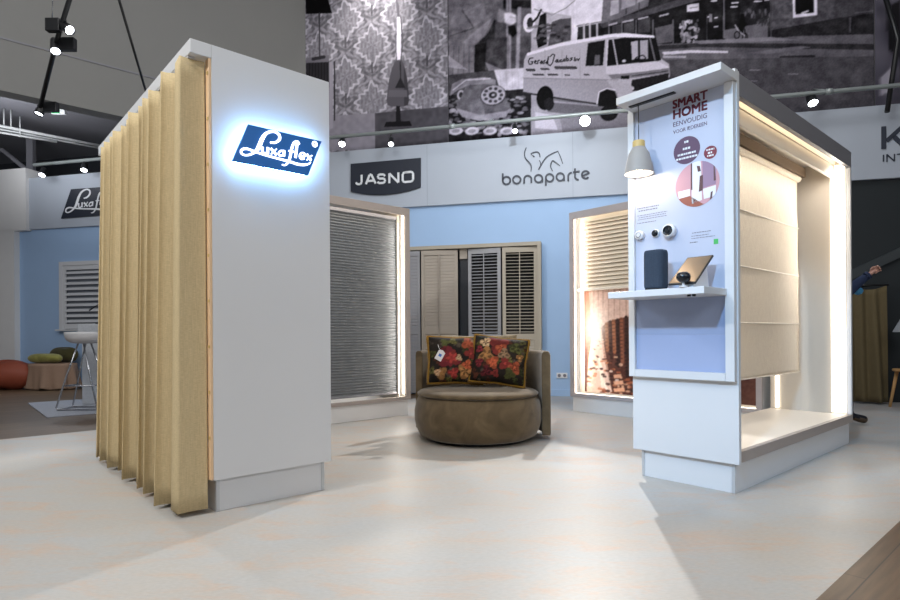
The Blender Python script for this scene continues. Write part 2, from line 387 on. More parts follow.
# ------------------------------------------------------------------ printed murals (flat prints, drawn as a fine colour grid)
class Raster:
    def __init__(s, x0, x1, z0, z1, step, pm):
        s.nx = int((x1-x0)/step)*2+2; s.nz = int((z1-z0)/step)*2+2
        s.x = np.linspace(x0, x1, s.nx); s.z = np.linspace(z0, z1, s.nz); s.X, s.Z = np.meshgrid(s.x, s.z, indexing='ij')
        s.c = np.zeros((s.nx, s.nz, 3)); s.pm = pm
    def P(s, pts): return [s.pm(*q) for q in pts]
    def _put(s, mask, col, al=1.):
        col = np.array(col if hasattr(col, '__len__') else (col*.99, col*.965, col*1.035), float)
        s.c[mask] = s.c[mask]*(1-al)+col*al
    def _win(s, x0, x1, z0, z1):
        return (slice(max(0, int(np.searchsorted(s.x, x0))-1), max(0, int(np.searchsorted(s.x, x1))+1)), slice(max(0, int(np.searchsorted(s.z, z0))-1), max(0, int(np.searchsorted(s.z, z1))+1)))
    def _in(s, poly):
        M_ = np.zeros(s.X.shape, bool); n = len(poly)
        w = s._win(min(p[0] for p in poly), max(p[0] for p in poly), min(p[1] for p in poly), max(p[1] for p in poly))
        X, Z = s.X[w], s.Z[w]; m = np.zeros(X.shape, bool)
        for i in range(n):
            xa, za = poly[i]; xb, zb_ = poly[(i+1) % n]
            if za == zb_: continue
            cond = (za > Z) != (zb_ > Z)
            m ^= cond & (X < (xb-xa)*(Z-za)/(zb_-za)+xa)
        M_[w] = m; return M_
    def poly(s, pts, col, al=1.): s._put(s._in(s.P(pts)), col, al)
    def ell(s, u, v, ru, rv, col, al=1.):
        x, z = s.pm(u, v); x1 = s.pm(u+ru, v)[0]; z1 = s.pm(u, v+rv)[1]
        M_ = np.zeros(s.X.shape, bool); w = s._win(x-abs(x1-x), x+abs(x1-x), z-abs(z1-z), z+abs(z1-z))
        M_[w] = ((s.X[w]-x)/(x1-x))**2+((s.Z[w]-z)/(z1-z))**2 < 1; s._put(M_, col, al)
    def line(s, pts, w, col, al=1.):
        Q = s.P(pts); k = abs(s.pm(pts[0][0]+1, pts[0][1])[0]-s.pm(*pts[0])[0])*w/2; m = np.zeros(s.X.shape, bool)
        for (xa, za), (xb, zb_) in zip(Q, Q[1:]):
            dx, dz = xb-xa, zb_-za; L2 = dx*dx+dz*dz+1e-12
            w = s._win(min(xa, xb)-k, max(xa, xb)+k, min(za, zb_)-k, max(za, zb_)+k)
            t = np.clip(((s.X[w]-xa)*dx+(s.Z[w]-za)*dz)/L2, 0, 1)
            m[w] |= (s.X[w]-xa-t*dx)**2+(s.Z[w]-za-t*dz)**2 < k*k
        s._put(m, col, al)
    def blur(s, n=1):
        for _ in range(n):
            for ax in (0, 1): s.c = (np.roll(s.c, 1, ax)+2*s.c+np.roll(s.c, -1, ax))/4
    def noise(s, amp, cell=3, mask=None):
        cell = cell*2
        g = rng.random((s.nx//cell+2, s.nz//cell+2))-.5
        xi = np.arange(s.nx)/cell; zi = np.arange(s.nz)/cell
        a = xi.astype(int); b = zi.astype(int); fx = (xi-a)[:, None]; fz = (zi-b)[None]
        n = (g[a][:, b]*(1-fx)*(1-fz)+g[a+1][:, b]*fx*(1-fz)+g[a][:, b+1]*(1-fx)*fz+g[a+1][:, b+1]*fx*fz)*2*amp
        if mask is not None: n = n*mask
        s.c += n[..., None]
    def mesh(s, name, fn, m, back=.02):
        nx, nz = s.nx//2, s.nz//2
        s.c = (s.c[0::2, 0::2]+s.c[1::2, 0::2]+s.c[0::2, 1::2]+s.c[1::2, 1::2])/4; s.x = (s.x[0::2]+s.x[1::2])/2; s.z = (s.z[0::2]+s.z[1::2])/2
        co = np.array([fn(x, z, 0) for x in s.x for z in s.z]); me = bpy.data.meshes.new(name)
        i = np.arange(nx-1)[:, None]*nz+np.arange(nz-1)[None]
        q = np.stack([i, i+nz, i+nz+1, i+1], -1).reshape(-1, 4)
        # rear face of the board so it has a thickness
        cs = [fn(x, z, -back) for x, z in ((s.x[0], s.z[0]), (s.x[-1], s.z[0]), (s.x[-1], s.z[-1]), (s.x[0], s.z[-1]))]
        n0 = len(co); co = np.vstack([co, cs])
        fcs = [tuple(f) for f in q]; kk = (0, (nx-1)*nz, nx*nz-1, nz-1)
        fcs.append((n0+3, n0+2, n0+1, n0))
        for a in range(4): b = (a+1) % 4; fcs.append((kk[a], n0+a, n0+b, kk[b]))
        o0 = co.mean(0); o0[2] = co[:, 2].min()
        me.from_pydata((co-o0).tolist(), [], fcs)
        at_ = me.color_attributes.new('print', 'FLOAT_COLOR', 'POINT')
        c = np.clip((s.c-.5)*1.14+.485, .02, 1); c = np.where(c <= .04045, c/12.92, ((c+.055)/1.055)**2.4)
        full = np.ones((len(co), 4), np.float32); full[:n0, :3] = c.reshape(-1, 3); full[n0:, :3] = .3
        at_.data.foreach_set('color', full.ravel()); me.materials.append(m)
        o = bpy.data.objects.new(name, me); C.objects.link(o); o.location = tuple(o0); return o
pmW = lambda u, v: onW(u, v, MUR)
def mural(u0, u1, step):
    x0, x1 = onW(u0, 60, MUR)[0], onW(u1, 60, MUR)[0]
    return Raster(x0, x1, 4.05, onW(300, -45, MUR)[1], step, pmW)
# --- wallpaper with hanging lamps
r = mural(305.5, 448, .0115)
cx, cz = onW(372, 45, MUR); px_ = onW(427, 45, MUR)[0]-cx; pz_ = onW(372, 45, MUR)[1]-onW(372, 102, MUR)[1]
x = (r.X-cx)/px_; z = (r.Z-cz)/pz_
def dd(x, z):
    fx = x-np.round(x); fz = z-np.round(z); return np.abs(fx)*.98+np.abs(fz)*.98, fx, fz
d1, fx1, fz1 = dd(x, z); d2, fx2, fz2 = dd(x+.5, z+.5)
pick = d1 < d2; d = np.where(pick, d1, d2); fx = np.where(pick, fx1, fx2); fz = np.where(pick, fz1, fz2)
ang = np.arctan2(fz, fx); d = d+.03*np.sin(ang*14)+.02*np.cos(ang*6)
g = np.full(r.X.shape, .68)
g = np.where(d < .36, .62+.06*np.sin(fx*90)*np.cos(ang*3), g)
g = np.where((d > .30) & (d < .36), .84, g)
lf = np.tanh(2.5*np.sin(26*np.abs(fx)+3*np.sin(19*fz))*np.cos(21*fz+2*np.sin(15*np.abs(fx))))
g = np.where(d >= .36, .60+.10*lf, g)
g = np.where((np.abs(fx) < .02) & (fz < -.3), .45, g); g = np.where((d < .15) & (np.sin(ang*6) > .2), .68, g)
g = g*.86
r.c[:] = np.stack([g*.99, g*.97, g*1.03], -1)
r.noise(.05, 2)
r.poly([(300, 118), (375, 113), (375, 150), (300, 150)], .56); r.poly([(375, 113), (450, 106), (450, 150), (375, 150)], .34)
r.noise(.03, 5)
r.poly([(305, -8), (326, -8), (332, 13), (306, 14)], .10); r.line([(319.5, 13), (319.5, 56)], 1.2, .30)
r.poly([(306, 58), (329, 55), (329, 62), (306, 63)], .48); r.poly([(306, 63), (328, 62), (328, 130), (306, 130)], .20)
for u in range(308, 328, 3): r.line([(u, 63), (u, 130)], .8, .27)
r.line([(313, 59), (324, 57)], 3, .25); r.poly([(328, 62), (333, 62), (333, 128), (328, 130)], .62); r.line([(334.5, 62), (334.5, 120)], 1.4, .22); r.line([(328.5, 62), (328.5, 125)], 1, .25)
r.poly([(395, -45), (397.5, -45), (397, 0), (399.5, 6), (399.5, 17), (397.5, 17), (396, 6)], .42)
r.poly([(397, 17), (400.5, 17), (401, 62), (396.5, 62)], .93); r.line([(396.5, 17), (395.5, 45), (397, 62)], .8, .45); r.line([(400.5, 17), (403, 42), (400.5, 62)], .9, .35)
r.poly([(396, 60), (402, 60), (405, 68), (407.5, 80), (409, 100), (408, 105), (404, 106.5), (391, 106.5), (387.5, 105), (386.5, 100), (389, 80), (392, 68)], .38); r.poly([(404, 66), (407.5, 80), (409, 100), (408, 105), (404, 106)], .30)
r.poly([(400.5, 77), (405.5, 88), (395, 88)], .22); r.line([(400.3, 62), (400.5, 78)], 1, .22); r.poly([(389, 90), (407, 90), (407.5, 97), (388, 97)], .43)
r.poly([(396, 106), (400, 106), (401, 122), (396, 122)], .18); r.poly([(386, 122), (410, 121), (412, 126), (384, 127)], .16)
r.blur(1); tag(r.mesh('photo_mural', frW(MUR), M['print']), 'black and white mural print with damask wallpaper and hanging lamps', 'mural', 'large murals above the fascia')
# --- man in jacket above an old telephone
r = mural(448.2, 874, .0122)
r.c[:] = (.20, .195, .21); r.noise(.03, 8)
r.poly([(495, -50), (535, -50), (535, 75), (495, 75)], .34); r.poly([(500, 0), (532, 0), (532, 10), (500, 8)], .16)
r.poly([(505.5, -50), (511.5, -50), (511, 70), (506.5, 70)], .62); r.line([(508.5, -50), (508.5, 70)], 1, .48); r.poly([(517.5, 7), (521.5, 7), (519, 70), (515.5, 70)], .66)
r.poly([(521, 8), (535, 8), (535, 36), (521, 36)], .44); r.poly([(487, 40), (507, 37), (507, 70), (485, 70)], .30)
r.poly([(440, -50), (505, -50), (500, 6), (494, 20), (488, 33), (476, 45), (440, 40)], .45)
r.poly([(492, 17), (485, 36), (474, 45), (462, 43), (474, 32)], .56); r.poly([(452, 8), (490, 2), (493, 14), (470, 30), (450, 28)], .50)
r.line([(462, 10), (474, 28), (450, 36)], .8, .24)
r.poly([(480, -50), (505, -50), (503, 8), (513, 17), (508, 23), (498, 22), (485, 13)], .42); r.poly([(499, 9), (512, 14), (509, 23), (497, 22)], .52)
r.poly([(508, 26), (515, 25), (517, 33), (513, 37), (508, 34)], .13); r.poly([(504, 13), (511, 12.5), (516, 15), (516.5, 22), (512, 25), (505, 23)], .86); r.line([(510, 17), (516, 18)], .8, .6)
r.poly([(440, 40), (476, 45), (480, 76), (440, 78)], .50); r.noise(.03, 3); r.blur(3)
for k in range(6): r.line([(449+k*5, 46), (447+k*5.5, 76)], .9, .40)
r.poly([(475, 45), (486, 43), (485, 75), (474, 75)], .15); r.poly([(440, 52), (449, 56), (468, 70), (440, 66)], .66)
r.poly([(485, 62), (503, 70), (490, 74)], .52)
r.poly([(440, 76), (496, 70), (535, 68), (535, 96), (440, 100)], .30); r.poly([(494, 70), (535, 67), (535, 95), (500, 90)], .80)
for k in range(5): r.line([(500+k*6, 70), (501+k*6, 92)], .5, .72)
r.poly([(440, 96), (535, 88), (535, 150), (440, 150)], .17)
for k in range(190):
    u, v = 448+rng.random()*78, 97+rng.random()*38
    r.ell(u, v, 1.6+rng.random()*2, .8+rng.random()*1.3, .38+.3*rng.random(), .8)
for u in (456, 472, 490, 507): r.ell(u, 131, 7, 4, .74); r.ell(u, 131, 4, 2, .55)
r.poly([(452, 84), (462, 79), (486, 77), (496, 80), (496, 86), (488, 84), (470, 85), (458, 90), (450, 96)], .52); r.line([(453, 90), (466, 80), (490, 78.5)], 1.2, .78)
r.ell(461, 95, 4, 5, .66); r.ell(461, 95, 2, 3, .2)
r.poly([(466, 86), (490, 84), (503, 93), (511, 108), (506, 117), (480, 121), (462, 117), (456, 108)], .40); r.poly([(470, 100), (482, 98), (486, 118), (470, 118)], .46)
r.poly([(456, 108), (462, 117), (480, 121), (506, 117), (511, 108), (506, 111), (480, 115)], .58)
r.ell(493, 95.5, 13, 10.5, .30); r.ell(493, 95, 12, 9.5, .68)
for k in range(10): r.ell(493+8.5*math.cos(k*.63), 95+6.6*math.sin(k*.63), 1.8, 1.5, .30)
r.ell(493, 95, 4.2, 3.3, .22); r.ell(493, 95, 1.5, 1.2, .7)
r.blur(1)
# street part of the same print
r.poly([(531, -60), (880, -60), (880, 160), (531, 160)], .42)
r.poly([(531.5, -60), (620, -60), (612, 30), (531, 60)], .88); r.poly([(608, -60), (900, -60), (900, 60), (600, 60)], .20)
r.poly([(531, 20), (546, 12), (572, 16), (572, 45), (531, 52)], .72)
r.noise(.05, 6)
r.poly([(552, 22), (560, 19), (571, 18), (571, 40), (548, 46)], .36); r.poly([(540, 16), (546, 12), (547, 44), (538, 48), (536, 38)], .14); r.ell(529, 23, 6, 9.5, .90); r.ell(530, 23, 3, 5.5, .22)
r.line([(541, 10), (537, 18), (533, 22)], 2, .15); r.poly([(571, 0), (574, 0), (574, 40), (571, 41)], .86)
for k in range(30): r.ell(530+rng.random()*38, 24+rng.random()*18, 2+2*rng.random(), 1.5, .15+.4*rng.random(), .7)
r.line([(534, 9), (552, 15), (566, 8), (580, -4)], .8, .55)
r.poly([(572, -60), (612, -60), (608, 22), (577, 27)], .86); r.line([(577, 26), (608, 20.5)], 1.2, .45); r.poly([(578, 27), (606, 22), (606, 38), (577, 42)], .2)
for u in (584, 590, 597): r.line([(u, 24), (u, 40)], 2, .7)
r.poly([(608, -60), (660, -60), (648, 6), (601, 26)], .44)
for u in (616, 627, 640): r.line([(u, -60), (u-1, 14)], 1, .28)
r.poly([(611, 1), (619, -1), (619, 13), (610, 16)], .66); r.poly([(622, -2), (636, -6), (635, 5), (621, 10)], .60); r.poly([(638, -8), (652, -12), (650, -2), (637, 3)], .58)
r.poly([(600, 24), (652, 8), (700, -8), (740, -20), (740, -12), (700, 0), (655, 15), (603, 29)], .33); r.poly([(600, 29), (700, 0), (740, -12), (740, 44), (656, 45), (600, 42)], .14)
for u, h in ((609, 40), (622, 36), (636, 34), (653, 40), (673, 44)): r.line([(u, 20), (u, h)], 1.6, .40)
for u, v, w in ((613, 24, 7), (628, 21, 10), (643, 18, 9), (664, 15, 8)): r.line([(u-w/2, v+1), (u+w/2, v-1)], 1.8, .70)
r.poly([(612, 26), (621, 24), (621, 34), (612, 36)], .3); r.poly([(624, 24), (634, 21), (634, 33), (624, 34)], .3); r.poly([(638, 20), (650, 17), (650, 32), (638, 33)], .28)
r.poly([(655, 28), (672, 24), (672, 42), (656, 44)], .38); r.noise(.03, 4)
for k in range(60): r.ell(680+rng.random()*18, 20+rng.random()*22, .9+1.4*rng.random(), .9+1.6*rng.random(), .3+.5*rng.random())
r.poly([(687, 5), (699, 3), (699, 11), (687, 12)], .78); r.line([(690, 8), (697, 7)], 1.2, .45)
r.line([(724, -10), (724, 38)], 1.6, .45); r.line([(707, 15), (707, 40)], 1, .3)
for u, v, w in ((735, 3, 6), (734, 7, 6), (758, 1.5, 7), (714, 1, 5), (709, 17, 2), (716, 18, 2), (716, 27, 3), (767, 0, 4)): r.line([(u-w/2, v), (u+w/2, v-.4)], 1.5, .82)
r.poly([(709, 14), (712, 14), (712, 22), (709, 22)], .5)
r.poly([(725, 30), (746, 26), (768, 22), (768, 38), (725, 41)], .42)
for k in range(20): r.ell(745+rng.random()*25, 10+rng.random()*14, 1, 2.5, .25+.2*rng.random())
r.poly([(741, 14), (744, 14), (746, 26), (739, 26)], .1); r.poly([(738, 24), (744, 24), (743, 33), (739, 33)], .08)
for u, v in ((737, 35), (745, 37)): r.ell(u, v, 3, 4, .12); r.ell(u, v, 2, 3, .42)
r.line([(735, 25), (738, 30), (745, 36)], .9, .75); r.line([(744, 26), (746, 38)], 1, .1)
r.poly([(770, -60), (900, -60), (900, 60), (770, 38)], .30)
mk = r._in(r.P([(772, -60), (835, -60), (835, 34), (772, 38)])); r._put(mk, .34); r.noise(.06, 3, mk)
r.poly([(792, -20), (817, -20), (817, 15), (793, 18)], .84); r.poly([(795, -20), (814, -20), (814, 12.5), (795.5, 14.5)], .10); r.line([(802, 13), (808, 11)], 2, .7)
r.poly([(772, 30), (838, 18), (880, 12), (880, 60), (772, 60)], .20); r.line([(850, 18), (850, 32)], 1.8, .36); r.line([(855, 13), (880, 10)], 1.2, .4)
r.poly([(600, 45), (660, 44), (740, 41), (800, 36), (880, 34), (880, 150), (600, 150)], .40)
r.noise(.03, 10)
r.poly([(655, 46), (700, 43), (880, 44), (880, 50), (700, 47), (660, 50)], .23); r.poly([(690, 41), (770, 37), (800, 40), (700, 44)], .5)
r.poly([(662, 52), (690, 50), (728, 51), (728, 53), (690, 53), (664, 55)], .80); r.poly([(663, 55.5), (686, 56), (686, 58), (663, 58)], .66)
r.poly([(745, 53), (800, 46), (812, 47), (770, 54)], .45); r.poly([(780, 56), (815, 55), (815, 58), (780, 59)], .2); r.poly([(660, 60), (880, 56), (880, 150), (660, 150)], .33)
r.noise(.03, 5)
for u, v in ((793, 74), (755, 70), (752, 81)): r.line([(u-5, v), (u+5, v)], .9, .56)
r.poly([(531, 92), (545, 100), (620, 106), (640, 150), (531, 150)], .60); r.noise(.04, 8)
r.poly([(545, 102), (620, 108), (612, 118), (548, 112)], .42)
r.poly([(535, 112), (552, 115), (558, 130), (535, 128)], .74); r.poly([(560, 118), (640, 112), (640, 150), (566, 150)], .52)
# the van
r.poly([(523, 92), (524, 60), (527, 53), (560, 43), (610, 34), (625, 33), (654, 36), (657, 45), (660, 58), (669, 64), (670, 76), (660, 92), (645, 102), (618, 106), (600, 104), (560, 98)], .72)
r.poly([(527, 53), (560, 43), (610, 34), (625, 33), (654, 35.5), (655, 37.5), (612, 37), (560, 46.5), (527, 56)], .90)
r.poly([(523.5, 78), (600, 80), (618, 79), (618, 106), (600, 104), (560, 98), (523, 92)], .62); r.line([(523.5, 78), (618, 80)], .8, .52); r.line([(523, 92.5), (560, 98.5), (600, 104.5), (640, 106)], 1.6, .22)
for u in (545, 562, 580): r.line([(u, 50), (u, 98)], .7, .64)
r.poly([(588, 43), (605, 40), (603, 65.5), (585.5, 66)], .14); r.poly([(595, 55), (600, 55), (600, 64), (594, 65)], .42); r.poly([(607, 40), (613, 39), (613, 65), (606, 66)], .82)
r.poly([(608.5, 40), (625, 37.5), (656, 38), (661, 60), (655, 62), (607, 66)], .12); r.line([(613, 40), (617.5, 65)], 1.4, .74)
r.poly([(631, 42), (638, 40.5), (638, 58), (632, 60)], .70); r.poly([(640, 40.5), (648, 40), (648, 59), (640, 59)], .66); r.line([(650, 39), (655, 60)], 1.6, .45); r.ell(624, 61, 2, 1.4, .8)
r.line([(633, 61), (637, 57), (643, 55), (646, 58), (643, 60)], 1, .15)
r.poly([(606, 66), (657, 61), (668, 66), (669, 70), (620, 74), (606, 74)], .80); r.poly([(608, 75), (640, 72), (669, 68), (669, 73), (632, 78), (612, 79)], .50); r.poly([(621, 76), (629, 75.5), (629, 79), (621, 79)], .12)
r.poly([(632, 80), (669, 73), (668, 84), (645, 91), (630, 91)], .17); r.ell(632, 88.5, 2.2, 2, .75); r.line([(632, 76), (668, 71)], 1, .24); r.poly([(606, 80), (618, 80), (632, 86), (632, 100), (616, 92)], .70)
r.ell(545, 98, 8.5, 12, .10); r.ell(549, 104, 5, 6.5, .17); r.poly([(598, 102), (600, 92), (607, 89), (615, 91), (618, 100), (617, 108), (598, 106)], .13); r.ell(609, 113, 9, 8, .14)
r.line([(597, 104), (599, 92), (607, 88.5), (615, 90)], 1.2, .85)
SC = lambda pts: [(520+x_/6, 30+y_/6) for x_, y_ in pts]
scr = [[(78, 168), (60, 168), (50, 188), (56, 206), (72, 204), (78, 190), (66, 190)], [(86, 194), (98, 188), (92, 182), (86, 196), (98, 202)], [(106, 203), (108, 184), (117, 183)], [(129, 186), (120, 195), (128, 202), (133, 186), (136, 202)],
       [(143, 202), (145, 184), (152, 182)], [(164, 186), (154, 196), (162, 203), (170, 160), (167, 202)], [(180, 160), (196, 145), (208, 150), (196, 195), (182, 214), (170, 208)], [(222, 178), (212, 188), (220, 195), (228, 178), (230, 194)],
       [(250, 178), (240, 180), (240, 192), (252, 190)], [(262, 176), (258, 188), (270, 186), (268, 174), (262, 176)], [(280, 155), (278, 186), (292, 182), (286, 170), (279, 176)], [(314, 166), (302, 170), (312, 178), (300, 184)], [(328, 165), (326, 184), (338, 182), (334, 174)], [(344, 172), (350, 184), (356, 170)]]
r.blur(1); r.noise(.035, 1)
for s_ in scr: r.line(SC(s_), 1.1, .2)
for x0_, x1_, y_, k_ in ((40, 90, 240, 1.9), (125, 168, 234, 1.3), (212, 332, 226, 2.2), (78, 138, 268, 1.2), (168, 226, 268, 1.3), (268, 298, 270, .9), (384, 412, 268, 1.0)):
    for xx in np.arange(x0_, x1_, 8.5): r.line(SC([(xx, y_-3), (xx+6, y_+3)]), k_, .3)
tag(r.mesh('photo_mural', frW(MUR), M['print']), 'black and white mural print with man, dial telephone and delivery van in a street', 'mural', 'large murals above the fascia')
x0, x1 = onW(874.5, 60, MUR)[0], onW(1010, 60, MUR)[0]
r = Raster(x0, x1, 4.05, 5.9, .03, pmW); r.c[:] = (.36, .35, .39); r.noise(.05, 5); r.poly([(880, 78), (893, 66), (893, 90), (880, 96)], .62); r.poly([(886, 8), (900, 0), (900, 60), (889, 50)], .18)
tag(r.mesh('photo_mural', frW(MUR), M['print']), 'plain grey mural print at the right behind the slanting brace', 'mural', 'large murals above the fascia')

# ------------------------------------------------------------------ lettering strokes
def aff(c0, cx_, cy_, o, ax, ay):
    """map pixels of a traced emblem to (x, z) on a board"""
    return lambda x, y: (o[0]+ax[0]*x+ay[0]*y, o[1]+ax[1]*x+ay[1]*y)
# script word traced on the tilted sign (unit parallelogram coordinates)
TL, TR, BL = (188, 73), (775, 210), (60, 365)
det = (TR[0]-TL[0])*(BL[1]-TL[1])-(BL[0]-TL[0])*(TR[1]-TL[1])
def nrm(x, y):
    dx, dy = x-TL[0], y-TL[1]
    return ((dx*(BL[1]-TL[1])-dy*(BL[0]-TL[0]))/det, (dy*(TR[0]-TL[0])-dx*(TR[1]-TL[1]))/det)
SCRIPT = [([(345, 222), (385, 222), (418, 195), (415, 155), (375, 132), (320, 145), (285, 190), (262, 245), (240, 285), (200, 315), (155, 325), (125, 308), (130, 280), (165, 273), (215, 292), (270, 314), (340, 338), (420, 362), (500, 387), (560, 408), (610, 414), (648, 408), (668, 393)],
           [12, 16, 20, 18, 14, 20, 28, 30, 24, 15, 12, 14, 16, 15, 14, 14, 14, 15, 17, 18, 17, 12, 6]),
          ([(283, 258), (282, 295), (298, 312), (322, 298)], [17, 17, 12, 10]), ([(325, 262), (322, 316)], 17),
          ([(346, 270), (390, 326)], 17), ([(392, 276), (347, 320)], 8), ([(450, 296), (425, 292), (408, 310), (415, 332), (442, 328)], 12), ([(452, 288), (447, 338)], 17),
          ([(580, 238), (565, 216), (540, 220), (522, 250), (508, 300), (496, 350), (482, 388), (455, 412), (430, 408)], [8, 16, 18, 18, 18, 17, 14, 12, 8]), ([(488, 292), (530, 300)], 10), ([(560, 235), (541, 352)], 18),
          ([(580, 338), (618, 342), (616, 318), (594, 312), (577, 336), (588, 362), (616, 362)], 12), ([(636, 322), (672, 378)], 17), ([(682, 334), (634, 374)], 8)]
def script_on(mb, fn, c_tl, c_tr, c_bl, h0, h1):
    def to(x, y):
        a, b = nrm(x, y)
        return (c_tl[0]+a*(c_tr[0]-c_tl[0])+b*(c_bl[0]-c_tl[0]), c_tl[1]+a*(c_tr[1]-c_tl[1])+b*(c_bl[1]-c_tl[1]))
    k = math.dist(to(188, 73), to(288, 96))/math.hypot(100, 23)
    ps = []
    for P, w in SCRIPT:
        ps.append(([to(*q) for q in P], [x*k for x in w] if isinstance(w, list) else w*k))
    mb.strokes(ps, fn, .01, h0, h1)
    return to, k

# ------------------------------------------------------------------ left booth with curtain
LA0, LA1, LB0, LB1, TOP = 1.15, 1.892, 3.30, 5.72, 2.628
t = thing('display_booth', 'tall white booth at left with curtain along its side and glowing sign', 'display booth', abw(1.5, 4.6, 0), RZ, 'white display booths')
obj('end_panel', MB(AB).box(LA0, LA1, LB0, LB0+.035, .187, TOP), M['white'], t, .002)
pl = MB(AB); pl.box(1.173, 1.862, LB0+.036, LB1-.03, 0, .187); o = obj('plinth', pl, M['white'], t, .002)
ps_ = MB(AB)
mat('aluminium_corner', (196, 200, 204), .35, .4)
for a in (1.1735, 1.838): obj('plinth_corner', MB(AB).box(a, a+.018, LB0+.030, LB0+.0355, 0.002, .186), bpy.data.materials['aluminium_corner'], t)
obj('header', MB(AB).box(1.036, LA0-.0005, LB0, LB1, 2.552, TOP), M['white'], t, .003)
obj('roof_panel', MB(AB).box(LA0, LA1, LB0+.036, LB1, TOP-.03, TOP), M['white'], t)
obj('end_panel', MB(AB).box(LA0, LA1, LB1-.03, LB1, .187, TOP-.031), M['white'], t)
obj('deck', MB(AB).box(LA0, LA1, LB0+.036, LB1-.031, .188, .235), M['white'], t)
obj('post', MB(AB).box(LA0-.016, LA0-.001, LB0+.002, LB0+.05, .19, 2.55), M['peach'], t, .002)
for i in range(9): obj('post_clip', MB(AB).box(LA0-.021, LA0-.0165, LB0+.004, LB0+.020, .42+i*.255, .436+i*.255), M['brass'], t)
obj('inner_wall', MB(AB).box(1.50, 1.52, LB0+.036, LB1-.031, .236, TOP-.031), M['warmwhite'], t)
mb = MB(AB); mb.box(LA0+.004, LA0+.016, LB0+.052, LB0+.066, .25, 2.5); obj('light_strip', mb, M['warmled'], t)
mb = MB(AB); mb.box(1.04, 1.08, LB0+.05, LB1-.05, 2.541, 2.5515); obj('curtain_rail', mb, M['white'], t)
# curtain
def curtain_pt(i, j):
    b = 3.345+i*2.16; zt = 1-j
    per = .16; ph = (b-3.345)/per*2*PI
    k = int((b-3.345)/per); rr = math.sin(k*12.9898)*43758.5453; rr -= math.floor(rr)
    amp = .054*(1+.25*zt)*(.8+.4*rr)
    if i < .06:
        f_ = i/.06; return (1.128-.132*f_-.028*zt*f_, 3.348+.012*math.sin(f_*PI*.9)-.012*zt, .028+j*2.51)
    a = 1.05+amp*math.cos(ph+PI-.06*2.16/per*2*PI)+.012*math.sin(ph*.37+1)*(1+zt)-.028*zt
    bb = b+.014*math.sin(2*ph)*(1+.4*zt)+.01*zt*math.sin(ph*.5)
    return (a, bb, .028+j*2.51+ (.006*math.sin(ph) if j == 0 else 0))
cmb = MB(AB); cmb.grid(curtain_pt, 340, 26)
tag(obj('curtain', cmb, M['curtain'], solid=.006, origin=tuple(abw(1.05, 4.6, .02))), 'long khaki linen curtain in deep folds along left white booth', 'curtain')
# illuminated sign
SB = LB0-.075; fn = frB(SB)
sc = lambda u, v: onB(u, v, SB)
c_tl, c_tr, c_bl, c_br = sc(248.5, 124.1), sc(321.9, 141.3), sc(232.5, 160.6), sc(308.5, 175)
t = thing('illuminated_sign', 'blue parallelogram sign with glowing white script on tall white panel', 'sign', abw(1.55, SB+.02, c_bl[1]), RZ)
o = obj('sign_face', MB().prism([c_bl, c_br, c_tr, c_tl], fn, -.02, 0), M['signblue'], t, .002)
mb = MB(); to, k = script_on(mb, fn, c_tl, c_tr, c_bl, 0.0005, .006); obj('lettering', mb, M['signglow'], t)
cc = to(710, 236); mb = MB(); mb.prism([(cc[0]+k*24*math.cos(i*PI/10), cc[1]+k*24*math.sin(i*PI/10)) for i in range(20)], fn, .0005, .004)
o = obj('registered_mark', mb, M['signglow'], t)
mb = MB(); mb.text('R', fn, cc[0]-k*10, cc[0]+k*10, cc[1]-k*13, cc[1]+k*13, .0045, .006, .02); obj('lettering', mb, M['navy'], o)
ctr = ((c_bl[0]+c_tr[0])/2, (c_bl[1]+c_tr[1])/2)
sh = lambda q, f: (ctr[0]+(q[0]-ctr[0])*f, ctr[1]+(q[1]-ctr[1])*f)
mb = MB(); loop = [c_bl, c_br, c_tr, c_tl]
for i in range(4):
    q0, q1 = loop[i], loop[(i+1) % 4]
    mb.prism([sh(q0, .90), sh(q1, .90), sh(q1, .96), sh(q0, .96)], fn, -.036, -.024)
obj('back_light', mb, M['halo'], t)
for q in (sh(c_tl, .6), sh(c_tr, .6), sh(c_bl, .6), sh(c_br, .6)): obj('standoff', MB().prism([(q[0]-.012, q[1]-.012), (q[0]+.012, q[1]-.012), (q[0]+.012, q[1]+.012), (q[0]-.012, q[1]+.012)], fn, -.0745, -.02), M['steel'], t)

# ------------------------------------------------------------------ right booth
RA0, RA1, RB0, RB1 = 3.655, 6.14, 1.492, 2.165
t = thing('display_booth', 'open white booth at right with lit interior and smart home poster', 'display booth', abw(4.9, 1.83, 0), RZ, 'white display booths')
obj('end_panel', MB(AB).box(RA0, RA0+.035, 1.475, 2.194, .187, 2.60), M['white'], t, .002)
obj('plinth', MB(AB).box(3.69, 6.10, 1.512, 2.150, 0, .187), M['white'], t, .002)
for b in (1.512, 2.125): obj('plinth_corner', MB(AB).box(3.684, 3.6895, b, b+.02, .002, .186), bpy.data.materials['aluminium_corner'], t)
zi0 = .268; zi1 = onB(739.4, 95.6, RB0)[1]; LOWZ = zi1
obj('side_frame', MB(AB).box(RA0+.036, RA1, RB0, RB0+.035, .188, zi0-.012), M['taupe_edge'], t, .002)
obj('side_frame', MB(AB).box(RA0+.036, RA1, RB0, RB0+.035, LOWZ, 2.61), M['grey_edge'], t, .002)
obj('side_frame', MB(AB).box(RA1-.032, RA1, RB0, RB0+.035, zi0-.011, LOWZ-.001), M['white'], t, .002)
obj('deck', MB(AB).box(RA0+.036, RA1-.036, RB0+.036, RB1, .188, .256), M['warmwhite'], t)
